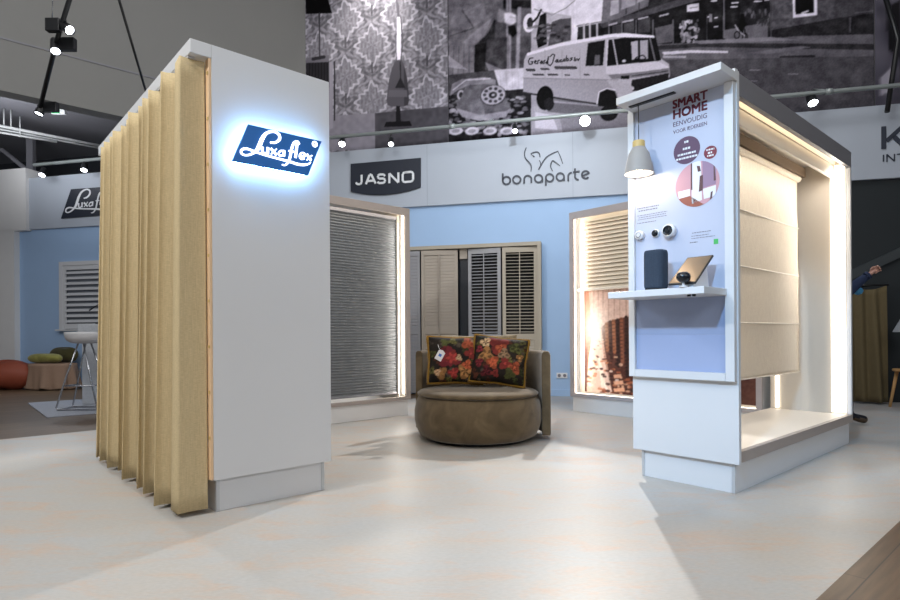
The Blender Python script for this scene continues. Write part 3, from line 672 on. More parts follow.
obj('end_wall', MB(AB).box(RA1-.035, RA1, RB0+.036, RB1, .188, 2.55), mat('dimmed_warm_white', (196, 188, 176), .5, noise=.02), t)  # darkened copy of the warm white: colour holds the strip glare down
obj('roof_panel', MB(AB).box(RA0+.036, RA1, RB0+.036, RB1, 2.56, 2.61), M['warmwhite'], t)
obj('rear_beam', MB(AB).box(RA0+.036, RA1-.036, RB1-.035, RB1, 2.30, 2.555), M['warmwhite'], t)
mb = MB(AB); mb.box(RA0+.04, RA1-.06, RB0+.115, RB0+.135, 2.383, 2.553); mb.box(RA0+.04, RA1-.06, RB0+.108, RB0+.115, 2.383, 2.484); mb.box(RA0+.04, RA1-.06, RB0+.108, RB0+.115, 2.498, 2.553)
obj('pelmet', mb, M['warmwhite'], t, .003)
mb = MB(AB); mb.box(RA1-.052, RA1-.036, RB0+.04, RB0+.15, .27, 2.5)
obj('light_strip', mb, M['led'], t)
mb = MB(AB); mb.box(RA1-.052, RA1-.036, RB1-.08, RB1-.05, .27, 2.2); obj('light_strip', mb, M['led'], t)
mb = MB(AB); mb.box(RA0+.06, RA1-.06, RB0+.045, RB0+.065, 2.535, 2.553); obj('light_strip', mb, M['dimled'], t)
# front case: framed poster, canopy, shelf
FA = 3.615
mb = MB(AB); bl, br = 2.199, 1.483; zlo = .698; zhi = 2.53
obj('case_frame', MB(AB).box(FA, RA0-.001, bl-.045, bl, zlo, zhi), M['white'], t, .002)
obj('case_frame', MB(AB).box(FA, RA0-.001, br, br+.055, zlo, zhi), M['white'], t, .002)
obj('case_frame', MB(AB).box(FA, RA0-.001, br+.056, bl-.046, zlo, zlo+.05), M['white'], t, .002)
POS = FA+.022; fp = frA(POS)
pb = obj('poster', MB(AB).box(POS, RA0-.001, br+.056, bl-.046, 1.226, zhi), M['poster'], t)
obj('lower_panel', MB(AB).box(POS, RA0-.001, br+.056, bl-.046, .985, 1.225), M['posterlow'], t)
obj('lower_panel', MB(AB).box(POS, RA0-.001, br+.056, bl-.046, zlo+.051, .9845), M['posterlow2'], t)
flip = lambda x, z, h: tuple(abw(POS-h, -x, z))     # x runs to the right
pa = lambda u, v: (-onA(u, v, POS)[0], onA(u, v, POS)[1])
def tline(par, s_, ltop, lbot, rtop, rbot, m, bold):
    q = [pa(*k) for k in (ltop, lbot, rtop, rbot)]
    mb = MB(); mb.text(s_, flip, (q[0][0]+q[1][0])/2, (q[2][0]+q[3][0])/2, (q[1][1]+q[3][1])/2, (q[0][1]+q[2][1])/2, .0003, .0012, bold); obj('lettering', mb, m, par)
tline(pb, 'SMART', (672.5, 100), (673.5, 108), (707.5, 90.5), (707, 99), M['maroon'], .05)
tline(pb, 'HOME', (673.5, 110.5), (673.5, 119), (707, 100.5), (707, 109.5), M['maroon'], .05)
tline(pb, 'EENVOUDIG', (673, 122), (673.5, 127), (707, 113.5), (707, 118), M['plum'], 0)
tline(pb, 'VOOR IEDEREEN', (673, 130.5), (673.5, 134), (707, 121.5), (707, 125.2), M['plum'], 0)
def disc(c, r_, m, par, h=.001, name='printed_disc'):
    mb = MB(); mb.prism([(c[0]+r_*math.cos(i*PI/20), c[1]+r_*math.sin(i*PI/20)) for i in range(40)], flip, .0003, h); return obj(name, mb, m, par)
c1 = pa(686.7, 150.2); R1 = abs(pa(686.7, 136.5)[1]-c1[1])
d_ = disc(c1, R1, M['plum'], pb)
def greek(par, c, rows, m, h0=.0012, h1=.002):
    rg = random.Random(3)
    for dx, dz, w, hh in rows:
        mb = MB(); x = c[0]+dx-w/2; xe = c[0]+dx+w/2
        while x < xe-.002:
            l = min(xe-x, rg.uniform(.006, .02)); mb.prism([(x, c[1]+dz-hh/2), (x+l, c[1]+dz-hh/2), (x+l, c[1]+dz+hh/2), (x, c[1]+dz+hh/2)], flip, h0, h1); x += l+.004
        obj('text_line', mb, m, par)
greek(d_, c1, [(0, .055, .03, .014), (0, .012, .05, .014), (0, -.022, .12, .012), (0, -.048, .14, .012)], M['letterwhite'])
c2 = pa(710.4, 152.3); R2 = abs(pa(710.4, 145.8)[1]-c2[1]); d_ = disc(c2, R2, M['maroon'], pb)
greek(d_, c2, [(0, .018, .05, .01), (0, -.002, .03, .012), (0, -.02, .04, .01)], M['letterwhite'])
# round room photograph on the poster
c3 = pa(697, 184); R3 = abs(pa(697, 161.5)[1]-c3[1])
def clipd(poly):
    out = []
    for x, z in poly:
        d = math.dist((x, z), c3); out.append((x, z) if d < R3 else (c3[0]+(x-c3[0])*R3/d, c3[1]+(z-c3[1])*R3/d))
    return out
ph_ = disc(c3, R3, M['pink'], pb, .001, 'room_picture')
def pp(pts, m, h):
    mb = MB()
    # subdivide edges so that clipped outlines follow the circle
    P = []
    for i in range(len(pts)):
        a, b = pts[i], pts[(i+1) % len(pts)]
        for k in range(8): P.append((a[0]+(b[0]-a[0])*k/8, a[1]+(b[1]-a[1])*k/8))
    mb.prism(clipd([pa(*q) for q in P]), flip, h-.0006, h); return mb
mb = pp([(691, 160), (701, 158), (702, 200), (692, 204)], None, .0016); obj('picture_panel', mb, mat('picture_white', (226, 226, 232), .5), ph_)
mb = pp([(702.5, 160), (716, 164), (716, 184), (703, 188)], None, .0016); obj('picture_panel', mb, mat('picture_mauve', (150, 124, 150), .5), ph_)
mb = pp([(675, 200), (690, 196), (705, 205), (690, 210)], None, .0016); obj('picture_panel', mb, mat('picture_sienna', (150, 86, 70), .5), ph_)
mb = pp([(678, 192), (690, 189), (690, 196), (679, 199)], None, .0022); obj('picture_panel', mb, bpy.data.materials['picture_white'], ph_)
mb = pp([(703, 189), (716, 185), (716, 196), (704, 199)], None, .0022); obj('picture_panel', mb, bpy.data.materials['picture_white'], ph_)
for q in ([(690.5, 162), (692, 162), (692.5, 190), (691, 190)], [(697, 166), (700, 166), (701, 171), (698, 172)], [(714, 165), (716, 165), (716, 180), (714, 181)], [(711, 192), (713, 191), (713, 199), (710, 200)], [(700, 176), (703, 175), (703, 190), (699, 192)]): obj('picture_detail', MB().prism(clipd([pa(*k_) for k_ in q]), flip, .0022, .003), bpy.data.materials.get('picture_dark') or mat('picture_dark', (92, 62, 66), .5), ph_)
c4 = pa(652, 214); greek(pb, c4, [(-.03, .052, .16, .007), (-.03, .034, .14, .007), (-.0, .002, .22, .004), (0, -.012, .2, .004), (0, -.026, .21, .004), (-.04, -.05, .14, .005)], M['greyink'], .0003, .001)
c5 = pa(703, 238); greek(pb, c5, [(-.01, .04, .12, .005), (-.02, .02, .11, .004), (0, .005, .15, .004), (-.06, -.02, .05, .006)], M['greyink'], .0003, .001)
mb = MB(); q = pa(716, 241.5); mb.prism([(q[0]-.014, q[1]-.016), (q[0]+.014, q[1]-.016), (q[0]+.014, q[1]+.016), (q[0]-.014, q[1]+.016)], flip, .0003, .001); obj('green_logo', mb, M['greenlogo'], pb)
cm = MB(AB); cm.box(3.42, FA-.0005, 1.469, 2.165, 2.531, 2.578); cm.box(FA-.0005, RA0-.0005, 1.469, 2.194, 2.531, 2.60)
canopy = obj('canopy', cm, M['white'], t, .002)
mb = MB(AB); mb.box(3.50, 3.53, 1.80, 2.12, 2.524, 2.5308); obj('light_track', mb, M['black'], canopy)
SHZ0, SHZ1 = 1.226, 1.268
sh_ = obj('shelf', MB(AB).box(3.31, POS-.0005, 1.526, 2.165, SHZ0, SHZ1), M['white'], t, .003)
for b in (1.60, 1.63): obj('switch', MB(AB).lathe([(0, -.012), (.011, -.012), (.011, 0), (0, 0)], (3.34, b, SHZ0), 12), M['black'], sh_)
# roman shade
mb = MB(AB); SBX = 1.86; zsb = .63; zst = 2.385; kz = 5
def shade_pt(i, j):
    z = zsb+j*(zst-zsb); k = (z-zsb)/((zst-zsb)/4); fr = k-math.floor(k)
    return (RA0+.07+i*(5.93-RA0-.07), SBX+.004*math.sin(fr*PI)+.004*math.sin(i*9+z*2), z)
mb.grid(shade_pt, 40, 61); 
t2 = thing('roman_shade', 'cream linen roman shade hanging inside the lit right booth', 'window shade', abw(4.75, SBX, zsb), RZ)
obj('fabric', mb, M['shade'], t2, solid=.003)
for k in range(0, 4): obj('batten', MB(AB).tube([(RA0+.07, SBX-.004, zsb+k*(zst-zsb)/4+.004), (5.93, SBX-.004, zsb+k*(zst-zsb)/4+.004)], .006, 8), M['warmwhite'], t2)
mb = MB(AB); mb.tube([(RA0+.07, SBX, zst+.02), (5.95, SBX, zst+.02)], .028, 12); obj('roller', mb, M['shade'], t2)
mb = MB(AB); mb.box(RA0+.06, 6.05, SBX-.03, SBX+.03, zst+.052, 2.52); obj('head_rail', mb, mat('brown_rail', (120, 104, 88), .5), t2)
# pendant lamp
lc = onp(638.5, 112, A, 3.515); lb = lc[0]*B[0]+lc[1]*B[1]
LC = abw(3.515, lb, 0); zt_ = at(638, 141, LC.y).z; zbm = at(640, 174, LC.y).z; rl = 14/F*LC.y
t = thing('pendant_lamp', 'small white cone pendant lamp with wooden collar lighting the poster', 'lamp', (LC.x, LC.y, zbm))
mb = MB(); mb.tube([(LC.x, LC.y, 2.524), (LC.x, LC.y, zt_)], .003, 6); obj('cord', mb, M['black'], t)
hh = zt_-zbm
mb = MB(); mb.lathe([(rl, 0), (rl*.97, .02), (rl*.86, hh*.35), (rl*.72, hh*.6), (rl*.46, hh*.8), (rl*.46-.004, hh*.8), (rl*.70, hh*.6), (rl*.83, hh*.35), (rl*.95, .02), (rl*.98, 0), (rl, 0)], (LC.x, LC.y, zbm), 40)
obj('lamp_shade', mb, mat('lamp_white', (158, 152, 146), .6), t)
mb = MB(); mb.lathe([(rl*.43, hh*.8), (rl*.43, hh*.97), (rl*.38, hh), (0, hh), ], (LC.x, LC.y, zbm), 32); mb.lathe([(0, hh*.8), (rl*.43, hh*.8)], (LC.x, LC.y, zbm), 32); obj('collar', mb, M['brass'], t)
mb = MB(); mb.lathe([(0, -.03), (.024, -.02), (.034, .0), (.026, .025), (.012, .05), (.012, .09), (0, .09)], (LC.x, LC.y, zbm+.045), 20); obj('bulb', mb, emit('bulb_glow', (255, 226, 186), 14), t)
# devices on and above the shelf
def wallround(name, u, v, rpx, prof, mats, label, cat):
    q = onA(u, v, POS); c = abw(POS, q[0], q[1]); rr = rpx
    T = Matrix(((0, B[0], -A[0], 0), (0, B[1], -A[1], 0), (1, 0, 0, 0), (0, 0, 0, 1)))
    t = thing(name, label, cat, (c.x, c.y, c.z), RZ)
    for nm, pr, m in prof:
        mb = MB(); mb.lathe([(x*rr, y) for x, y in pr], c, 32, T); obj(nm, mb, m, t)
    return t
wallround('thermostat', 641, 235.5, .031, [('body', [(0, .001), (1, .001), (1, .026), (.92, .034), (.5, .036), (0, .036)], M['plastic']), ('dial_ring', [(.5, .0362), (.62, .037), (.62, .0378), (.5, .0378)], M['greyink'])], None, 'plain white round thermostat at left on the poster above speaker', 'thermostat')
wallround('thermostat', 656.3, 233.5, .028, [('body', [(0, .001), (1, .001), (1, .012), (.85, .018), (0, .018)], M['plastic']), ('display', [(0, .0182), (.8, .0182), (.8, .022), (0, .0235)], M['night'])], None, 'round thermostat with dark face between two white devices', 'thermostat')
wallround('camera', 671, 231.2, .043, [('body', [(0, .001), (1, .001), (1.02, .03), (.95, .045), (.78, .047)], M['plastic']), ('lens', [(.78, .047), (.76, .041), (.3, .044), (0, .047)], M['night'])], None, 'white ringed camera with dark round front on the poster', 'camera')
zsf = SHZ1+.001
# fabric speaker
sq = onA(656, 283, 3.47); sb = sq[0]
def rbox(mb, c, hx, hy, z0, z1, rad, n=6, rz=0.):
    pts = []
    for cx_, cy_, a0 in ((hx-rad, hy-rad, 0), (-hx+rad, hy-rad, 90), (-hx+rad, -hy+rad, 180), (hx-rad, -hy+rad, 270)):
        for k in range(n+1):
            a = math.radians(a0+90*k/n); pts.append((cx_+rad*math.cos(a), cy_+rad*math.sin(a)))
    cr, sr = math.cos(rz), math.sin(rz)
    rings = []
    h = z1-z0
    for f, zz in ((.90, 0), (.97, .008), (1, .022), (1, h-.03), (.985, h-.015), (.94, h-.004), (.86, h)):
        rings.append([mb.p((c[0]+f*(x*cr-y*sr), c[1]+f*(x*sr+y*cr), z0+zz)) for x, y in pts])
    n_ = len(pts); old = mb.smooth; mb.smooth = True
    for a, b in zip(rings, rings[1:]):
        for k in range(n_): mb.face((a[k], a[(k+1) % n_], b[(k+1) % n_], b[k]))
    mb.smooth = old; mb.face(rings[0][::-1]); mb.face(rings[-1])
ztop = onA(656, 250.5, 3.47)[1]
t = thing('smart_speaker', 'dark slate fabric speaker with rounded corners standing on the shelf', 'speaker', abw(3.47, sb, zsf), RZ)
mb = MB(AB); rbox(mb, (3.47, sb), .055, .068, zsf+.014, ztop, .035); obj('body', mb, M['slate'], t)
mb = MB(AB); mb.box(3.41, 3.50, sb-.04, sb+.045, zsf, zsf+.0135); obj('foot', mb, M['black'], t, .003)
# tablet on wedge
tq = [onA(u, v, a_) + (a_,) for u, v, a_ in ((669, 278, 3.36), (696, 275.5, 3.36), (713.5, 255, 3.55), (688, 258.5, 3.55))]
t = thing('tablet', 'bronze glass tablet leaning on a wedge stand beside the speaker', 'tablet', abw(3.45, 1.75, zsf), RZ)
zf, zr = zsf+.028, tq[2][1]
tb0, tb1 = tq[1][0], tq[0][0]; tbr0, tbr1 = tq[2][0], tq[3][0]
mb = MB(AB); v4 = [(3.35, tb1, zf), (3.35, tb0, zf), (3.545, tbr0, zr), (3.545, tbr1, zr)]
i0 = [mb.p(q) for q in v4]; i1 = [mb.p((q[0]+.006, q[1], q[2]-.009)) for q in v4]
mb.face(i0); mb.face(i1[::-1])
for k in range(4): mb.face((i0[k], i1[k], i1[(k+1) % 4], i0[(k+1) % 4]))
o = obj('case', mb, M['black'], t)
mb = MB(AB); cen = [sum(q[k] for q in v4)/4 for k in range(3)]
i2 = [mb.p((cen[0]+(q[0]-cen[0])*.95-.0006, cen[1]+(q[1]-cen[1])*.95, cen[2]+(q[2]-cen[2])*.95+.0014)) for q in v4]; i3 = [mb.p((cen[0]+(q[0]-cen[0])*.95, cen[1]+(q[1]-cen[1])*.95, cen[2]+(q[2]-cen[2])*.95+.0002)) for q in v4]
mb.face(i2); mb.face(i3[::-1])
for k in range(4): mb.face((i2[k], i3[k], i3[(k+1) % 4], i2[(k+1) % 4]))
obj('screen', mb, M['gold'], t)
mb = MB(AB); y0, y1 = tb0+.02, tb1-.06
pr = [(3.37, zsf), (3.57, zsf), (3.545, zr-.03), (3.37, zf-.008)]
lo = [mb.p((x, y0, z)) for x, z in pr]; hi = [mb.p((x, y1, z)) for x, z in pr]; mb.face(lo[::-1]); mb.face(hi)
for k in range(4): mb.face((lo[k], lo[(k+1) % 4], hi[(k+1) % 4], hi[k]))
obj('stand', mb, M['plastic'], t)
# small dark ball camera in front of tablet
q = onA(683.5, 279, 3.325); c = abw(3.325, q[0], zsf)
t = thing('camera', 'small black ball camera on white foot in front of tablet', 'camera', (c.x, c.y, zsf))
mb = MB(); mb.lathe([(0, 0), (.024, 0), (.024, .006), (.008, .012), (.008, .03), (0, .03)], c, 20); obj('foot', mb, M['plastic'], t)
mb = MB(); mb.lathe([(0, .028), (.02, .03), (.036, .042), (.042, .062), (.036, .082), (.02, .092), (0, .094)], c, 28); obj('ball', mb, M['night'], t)

# ------------------------------------------------------------------ left rear booth with pleated blind
B0 = 5.71; a1 = 4.395; a0 = 1.95; zt = 2.56
t = thing('display_booth', 'low lit booth behind left panel showing a grey pleated blind', 'display booth', abw(3.2, 6.03, 0), RZ, 'white display booths')
obj('plinth', MB(AB).box(a0+.03, a1-.03, B0+.02, B0+.62, 0, .187), M['whitewall'], t, .002)
obj('side_frame', MB(AB).box(a0, a1, B0, B0+.03, zt-.09, zt), M['taupe_edge'], t, .002)
obj('side_frame', MB(AB).box(a0, a1, B0, B0+.03, .188, .232), M['taupe_edge'], t, .002)
obj('side_frame', MB(AB).box(a1-.07, a1, B0, B0+.03, .233, zt-.091), M['taupe_edge'], t, .002)
obj('end_panel', MB(AB).box(a1-.03, a1, B0+.031, B0+.65, .188, zt), M['white'], t, .002)
obj('end_panel', MB(AB).box(a0, a0+.03, B0+.031, B0+.65, .188, zt), M['white'], t, .002)
obj('deck', MB(AB).box(a0+.031, a1-.031, B0+.031, B0+.65, .188, .215), M['warmwhite'], t)
obj('roof_panel', MB(AB).box(a0+.031, a1-.031, B0+.031, B0+.65, zt-.03, zt), M['warmwhite'], t)
obj('light_strip', MB(AB).box(a1-.075, a1-.045, B0+.035, B0+.075, .26, zt-.06), M['led'], t)
obj('light_strip', MB(AB).box(a0+.05, a1-.08, B0+.035, B0+.07, zt-.075, zt-.045), M['led'], t)
obj('inner_wall', MB(AB).box(a1-.118, a1-.108, B0+.09, B0+.64, .216, zt-.031), M['warmwhite'], t)
t2 = thing('pleated_blind', 'silver grey finely pleated blind filling the left rear booth', 'blind', abw(3.1, B0+.12, .27), RZ)
mb = MB(AB); nz_ = 64*2; z0_, z1_ = .285, 2.42; mb.smooth = False
def ple(j): return B0+.12+(.005 if j % 2 else -.005)
ia = [(mb.p((a0+.06, ple(j), z0_+(z1_-z0_)*j/nz_)), mb.p((a1-.125, ple(j), z0_+(z1_-z0_)*j/nz_))) for j in range(nz_+1)]
for p_, q_ in zip(ia, ia[1:]): mb.face((p_[0], p_[1], q_[1], q_[0]))
obj('fabric', mb, M['silver_blind'], t2, solid=.002)
obj('bottom_rail', MB(AB).box(a0+.06, a1-.125, B0+.105, B0+.135, .262, .284), M['grey_edge'], t2, .003)
obj('head_rail', MB(AB).box(a0+.06, a1-.125, B0+.10, B0+.14, 2.421, 2.46), M['grey_edge'], t2, .003)

# ------------------------------------------------------------------ right rear booth with city print and venetian blind
A0 = 6.09; b0, b1 = 2.24, 4.555; zt = 2.55
t = thing('display_booth', 'lit booth behind right panel holding city print and beige blind', 'display booth', abw(6.4, 3.45, 0), RZ, 'white display booths')
obj('plinth', MB(AB).box(A0+.02, A0+.62, b0+.03, b1-.03, 0, .187), M['whitewall'], t, .002)
obj('side_frame', MB(AB).box(A0, A0+.03, b0, b1, zt-.09, zt), M['pale_edge'], t, .002)
obj('side_frame', MB(AB).box(A0, A0+.03, b0, b1, .188, .232), M['pale_edge'], t, .002)
obj('side_frame', MB(AB).box(A0, A0+.03, b1-.055, b1, .233, zt-.091), M['pale_edge'], t, .002)
obj('side_frame', MB(AB).box(A0, A0+.03, b0, b0+.055, .233, zt-.091), M['pale_edge'], t, .002)
obj('end_panel', MB(AB).box(A0+.031, A0+.65, b1-.03, b1, .188, zt), M['white'], t, .002)
obj('end_panel', MB(AB).box(A0+.031, A0+.65, b0, b0+.03, .188, zt), M['white'], t, .002)
obj('deck', MB(AB).box(A0+.031, A0+.65, b0+.031, b1-.031, .188, .222), M['warmwhite'], t)
obj('roof_panel', MB(AB).box(A0+.031, A0+.65, b0+.031, b1-.031, zt-.03, zt), M['warmwhite'], t)
obj('light_strip', MB(AB).box(A0+.035, A0+.07, b1-.05, b1-.031, .24, zt-.06), M['led'], t)
obj('light_strip', MB(AB).box(A0+.035, A0+.07, b0+.031, b0+.05, .24, zt-.06), M['led'], t)
obj('light_strip', MB(AB).box(A0+.035, A0+.06, b0+.06, b1-.06, zt-.06, zt-.035), M['led'], t)
obj('light_strip', MB(AB).box(A0+.036, A0+.055, b0+.06, b1-.06, .223, .236), M['led'], t)
obj('inner_wall', MB(AB).box(A0+.175, A0+.195, b0+.031, b1-.031, .223, zt-.031), M['warmwhite'], t)
# city print
PA = A0+.16; pmc = lambda u, v: (lambda q: (-q[0], q[1]))(onA(u, v, PA))
r = Raster(-(b1-.11), -(b0+.06), .245, 2.42, .010, pmc)
X = (r.X-r.x[0])/(r.x[-1]-r.x[0]); Z = (r.Z-r.z[0])/(r.z[-1]-r.z[0])
base = np.stack([.66+0*X, .50+0*X, .43+0*X], -1); r.c[:] = base; r.noise(.05, 12)
rg = np.random.default_rng(4)
L = r.x[0]; W_ = r.x[-1]-r.x[0]
def rect(x0, x1, z0, z1, col, al=1.):
    m = (X >= x0) & (X < x1) & (Z >= z0) & (Z < z1); r.c[m] = r.c[m]*(1-al)+np.array(col)*al
for x0, w, h, col in ((0, .07, .62, (.55, .34, .26)), (.30, .14, .80, (.72, .52, .46)), (.36, .10, .9, (.60, .42, .38)), (.46, .16, .74, (.50, .32, .27)), (.6, .2, .9, (.40, .24, .2)), (.78, .22, .97, (.30, .18, .15)), (.07, .1, .5, (.74, .55, .47))):
    rect(x0, x0+w, 0, h, col)
    for zz in np.arange(.2, h, .018): rect(x0+.005, x0+w-.005, zz, zz+.007, tuple(min(1, c_*1.35) for c_ in col), .55)
    for xx in np.arange(x0, x0+w, .018): rect(xx, xx+.004, .2, h, tuple(c_*.7 for c_ in col), .45)
cp = lambda pts: [(535+x_/2.5, 190+y_/2.5) for x_, y_ in pts]
r.poly(cp([(100, 240), (260, 235), (260, 340), (100, 345)]), (.88, .76, .70), .8)
for k_ in range(26): yy = 236+k_*4.2; r.line(cp([(132, yy), (250, yy-2)]), .55, (.58, .42, .37), .4)
for xx in (138, 147, 158, 170, 184, 198, 212, 228, 241): r.line(cp([(xx, 232), (xx, 330)]), .9, (.52, .36, .31), .4)
r.poly(cp([(118, 240), (132, 240), (130, 510), (118, 515)]), (.36, .20, .15)); r.poly(cp([(126, 250), (134, 250), (140, 330), (128, 400)]), (.62, .38, .28))
r.poly(cp([(165, 345), (180, 330), (205, 322), (330, 300), (330, 540), (197, 525)]), (.34, .19, .15))
for xx, y0_, y1_, c_ in ((178, 335, 400, (.58, .34, .22)), (188, 330, 420, (.24, .13, .11)), (196, 328, 405, (.62, .38, .26)), (206, 326, 440, (.20, .11, .10)), (216, 322, 430, (.55, .33, .24)), (228, 318, 470, (.22, .12, .10)), (238, 316, 440, (.50, .30, .22)), (250, 312, 480, (.24, .13, .11)), (264, 310, 460, (.5, .3, .22))):
    r.line(cp([(xx, y0_), (xx+3, y1_)]), 3.2, c_)
    for yy in np.arange(y0_, y1_, 9): r.line(cp([(xx-3, yy), (xx+3, yy)]), .7, tuple(q*.55 for q in c_))
r.poly(cp([(146, 345), (162, 345), (172, 420), (196, 520), (128, 520), (134, 420)]), (.90, .76, .68)); r.poly(cp([(158, 420), (163, 420), (184, 520), (168, 520)]), (.98, .88, .80))
for k in range(70):
    t_ = rg.random()**.7; xx = 140+rg.random()*(24+t_*70)-t_*12; yy = 350+t_*160; s_ = 1.2+4.5*t_
    r.ell(535+xx/2.5, 190+yy/2.5, s_/2.2, s_/4, [(.97, .88, .82), (.52, .28, .2), (.22, .12, .1), (.78, .48, .34)][rg.integers(4)], .8)
for k in range(40): r.ell(535+(200+rg.random()*60)/2.5, 190+(400+rg.random()*110)/2.5, 1+rg.random()*1.6, .7+rg.random()*1.2, [(.92, .72, .58), (.16, .09, .08), (.72, .4, .26)][rg.integers(3)], .75)
for yy, w_ in ((462, 12), (478, 15), (496, 17)): r.poly(cp([(196, yy), (196+w_*1.6, yy-2), (198+w_*1.6, yy+8), (198, yy+9)]), (.90, .66, .52))
gx, gz = pmc(535+152/2.5, 190+345/2.5)
gl = np.exp(-(((r.X-gx)/.17)**2+((r.Z-gz)/.28)**2))[..., None]; r.c = r.c*(1-gl*.85)+np.array((1, .95, .90))*gl*.85
r.blur(1); r.c = np.clip(r.c, 0, 1)**1.0*np.array((.93, .95, .97))+.05; r.noise(.04, 2)
tag(r.mesh('city_print', lambda x, z, h: tuple(abw(PA-h, -x, z)), M['city'], .012), 'warm toned print of busy city street inside right rear booth', 'print')
t2 = thing('venetian_blind', 'beige venetian blind lowered halfway over the city print', 'blind', abw(A0+.12, 3.5, 1.52), RZ)
mb = MB(AB); zbb = onA(600, 289, A0+.12)[1]; nsl = 17
for k in range(nsl):
    z_ = zbb+.03+(2.40-zbb-.03)*k/(nsl-1); c_, s_ = .029*math.cos(1.0), .029*math.sin(1.0)
    i = [mb.p(q) for q in ((A0+.12-c_, b0+.14, z_-s_), (A0+.12-c_, b1-.14, z_-s_), (A0+.12+c_, b1-.14, z_+s_), (A0+.12+c_, b0+.14, z_+s_))]
    j = [mb.p((q[0], q[1], q[2]+.003)) for q in ((A0+.12-c_, b0+.14, z_-s_), (A0+.12-c_, b1-.14, z_-s_), (A0+.12+c_, b1-.14, z_+s_), (A0+.12+c_, b0+.14, z_+s_))]
    mb.face(i[::-1]); mb.face(j)
    for q in range(4): mb.face((i[q], i[(q+1) % 4], j[(q+1) % 4], j[q]))
obj('slats', mb, M['slat'], t2)
for b in (b1-.22, b1-.95, b0+.8, b0+.3): obj('ladder_cord', MB(AB).tube([(A0+.095, b, zbb+.01), (A0+.095, b, 2.41)], .003, 6), M['slat'], t2)
obj('bottom_rail', MB(AB).box(A0+.09, A0+.15, b0+.08, b1-.06, zbb-.012, zbb+.014), M['warmwhite'], t2, .004)
obj('head_rail', MB(AB).box(A0+.09, A0+.15, b0+.12, b1-.12, 2.415, 2.46), M['slat'], t2, .003)

# ------------------------------------------------------------------ round armchair and cushions
CH = Vector((.262, 5.56, 0))
t = thing('armchair', 'round brown velvet armchair with wraparound back in the middle', 'armchair', tuple(CH))
mb = MB(); mb.lathe([(0, .03), (.51, .03), (.555, .05), (.59, .12), (.607, .20), (.607, .28), (.592, .36), (.57, .405), (.55, .418), (0, .418)], CH, 64); obj('seat_base', mb, M['velvet'], t)
mb = MB(); mb.lathe([(0, .420), (.55, .420), (.577, .430), (.58, .442), (.555, .462), (.48, .475), (.3, .482), (0, .484)], CH, 64); obj('seat_cushion', mb, M['velvet'], t)
mb = MB(); n = 60; g0, g1 = math.radians(-17), math.radians(153); sec = [(.613, .05), (.613, .79), (.619, .82), (.635, .832), (.672, .832), (.688, .82), (.694, .79), (.694, .05)]
rings = []
for i in range(n+1):
    a = g0+(g1-g0)*i/n; rings.append([mb.p((CH.x+r_*math.cos(a), CH.y+r_*math.sin(a), z_)) for r_, z_ in sec])
mb.smooth = True
for p_, q_ in zip(rings, rings[1:]):
    for k in range(len(sec)): mb.face((p_[k], p_[(k+1) % len(sec)], q_[(k+1) % len(sec)], q_[k]))
mb.smooth = False; mb.face(rings[0][::-1]); mb.face(rings[-1]); obj('backrest', mb, M['velvet'], t, .012, 3)
mb = MB(); mb.lathe([(0, 0), (.46, 0), (.46, .029), (0, .029)], CH, 48); obj('swivel_base', mb, M['black'], t)
FL = {}
def floral(n=72):
    r = Raster(0, 1, 0, 1, 1/n, lambda u, v: (u, v)); return r
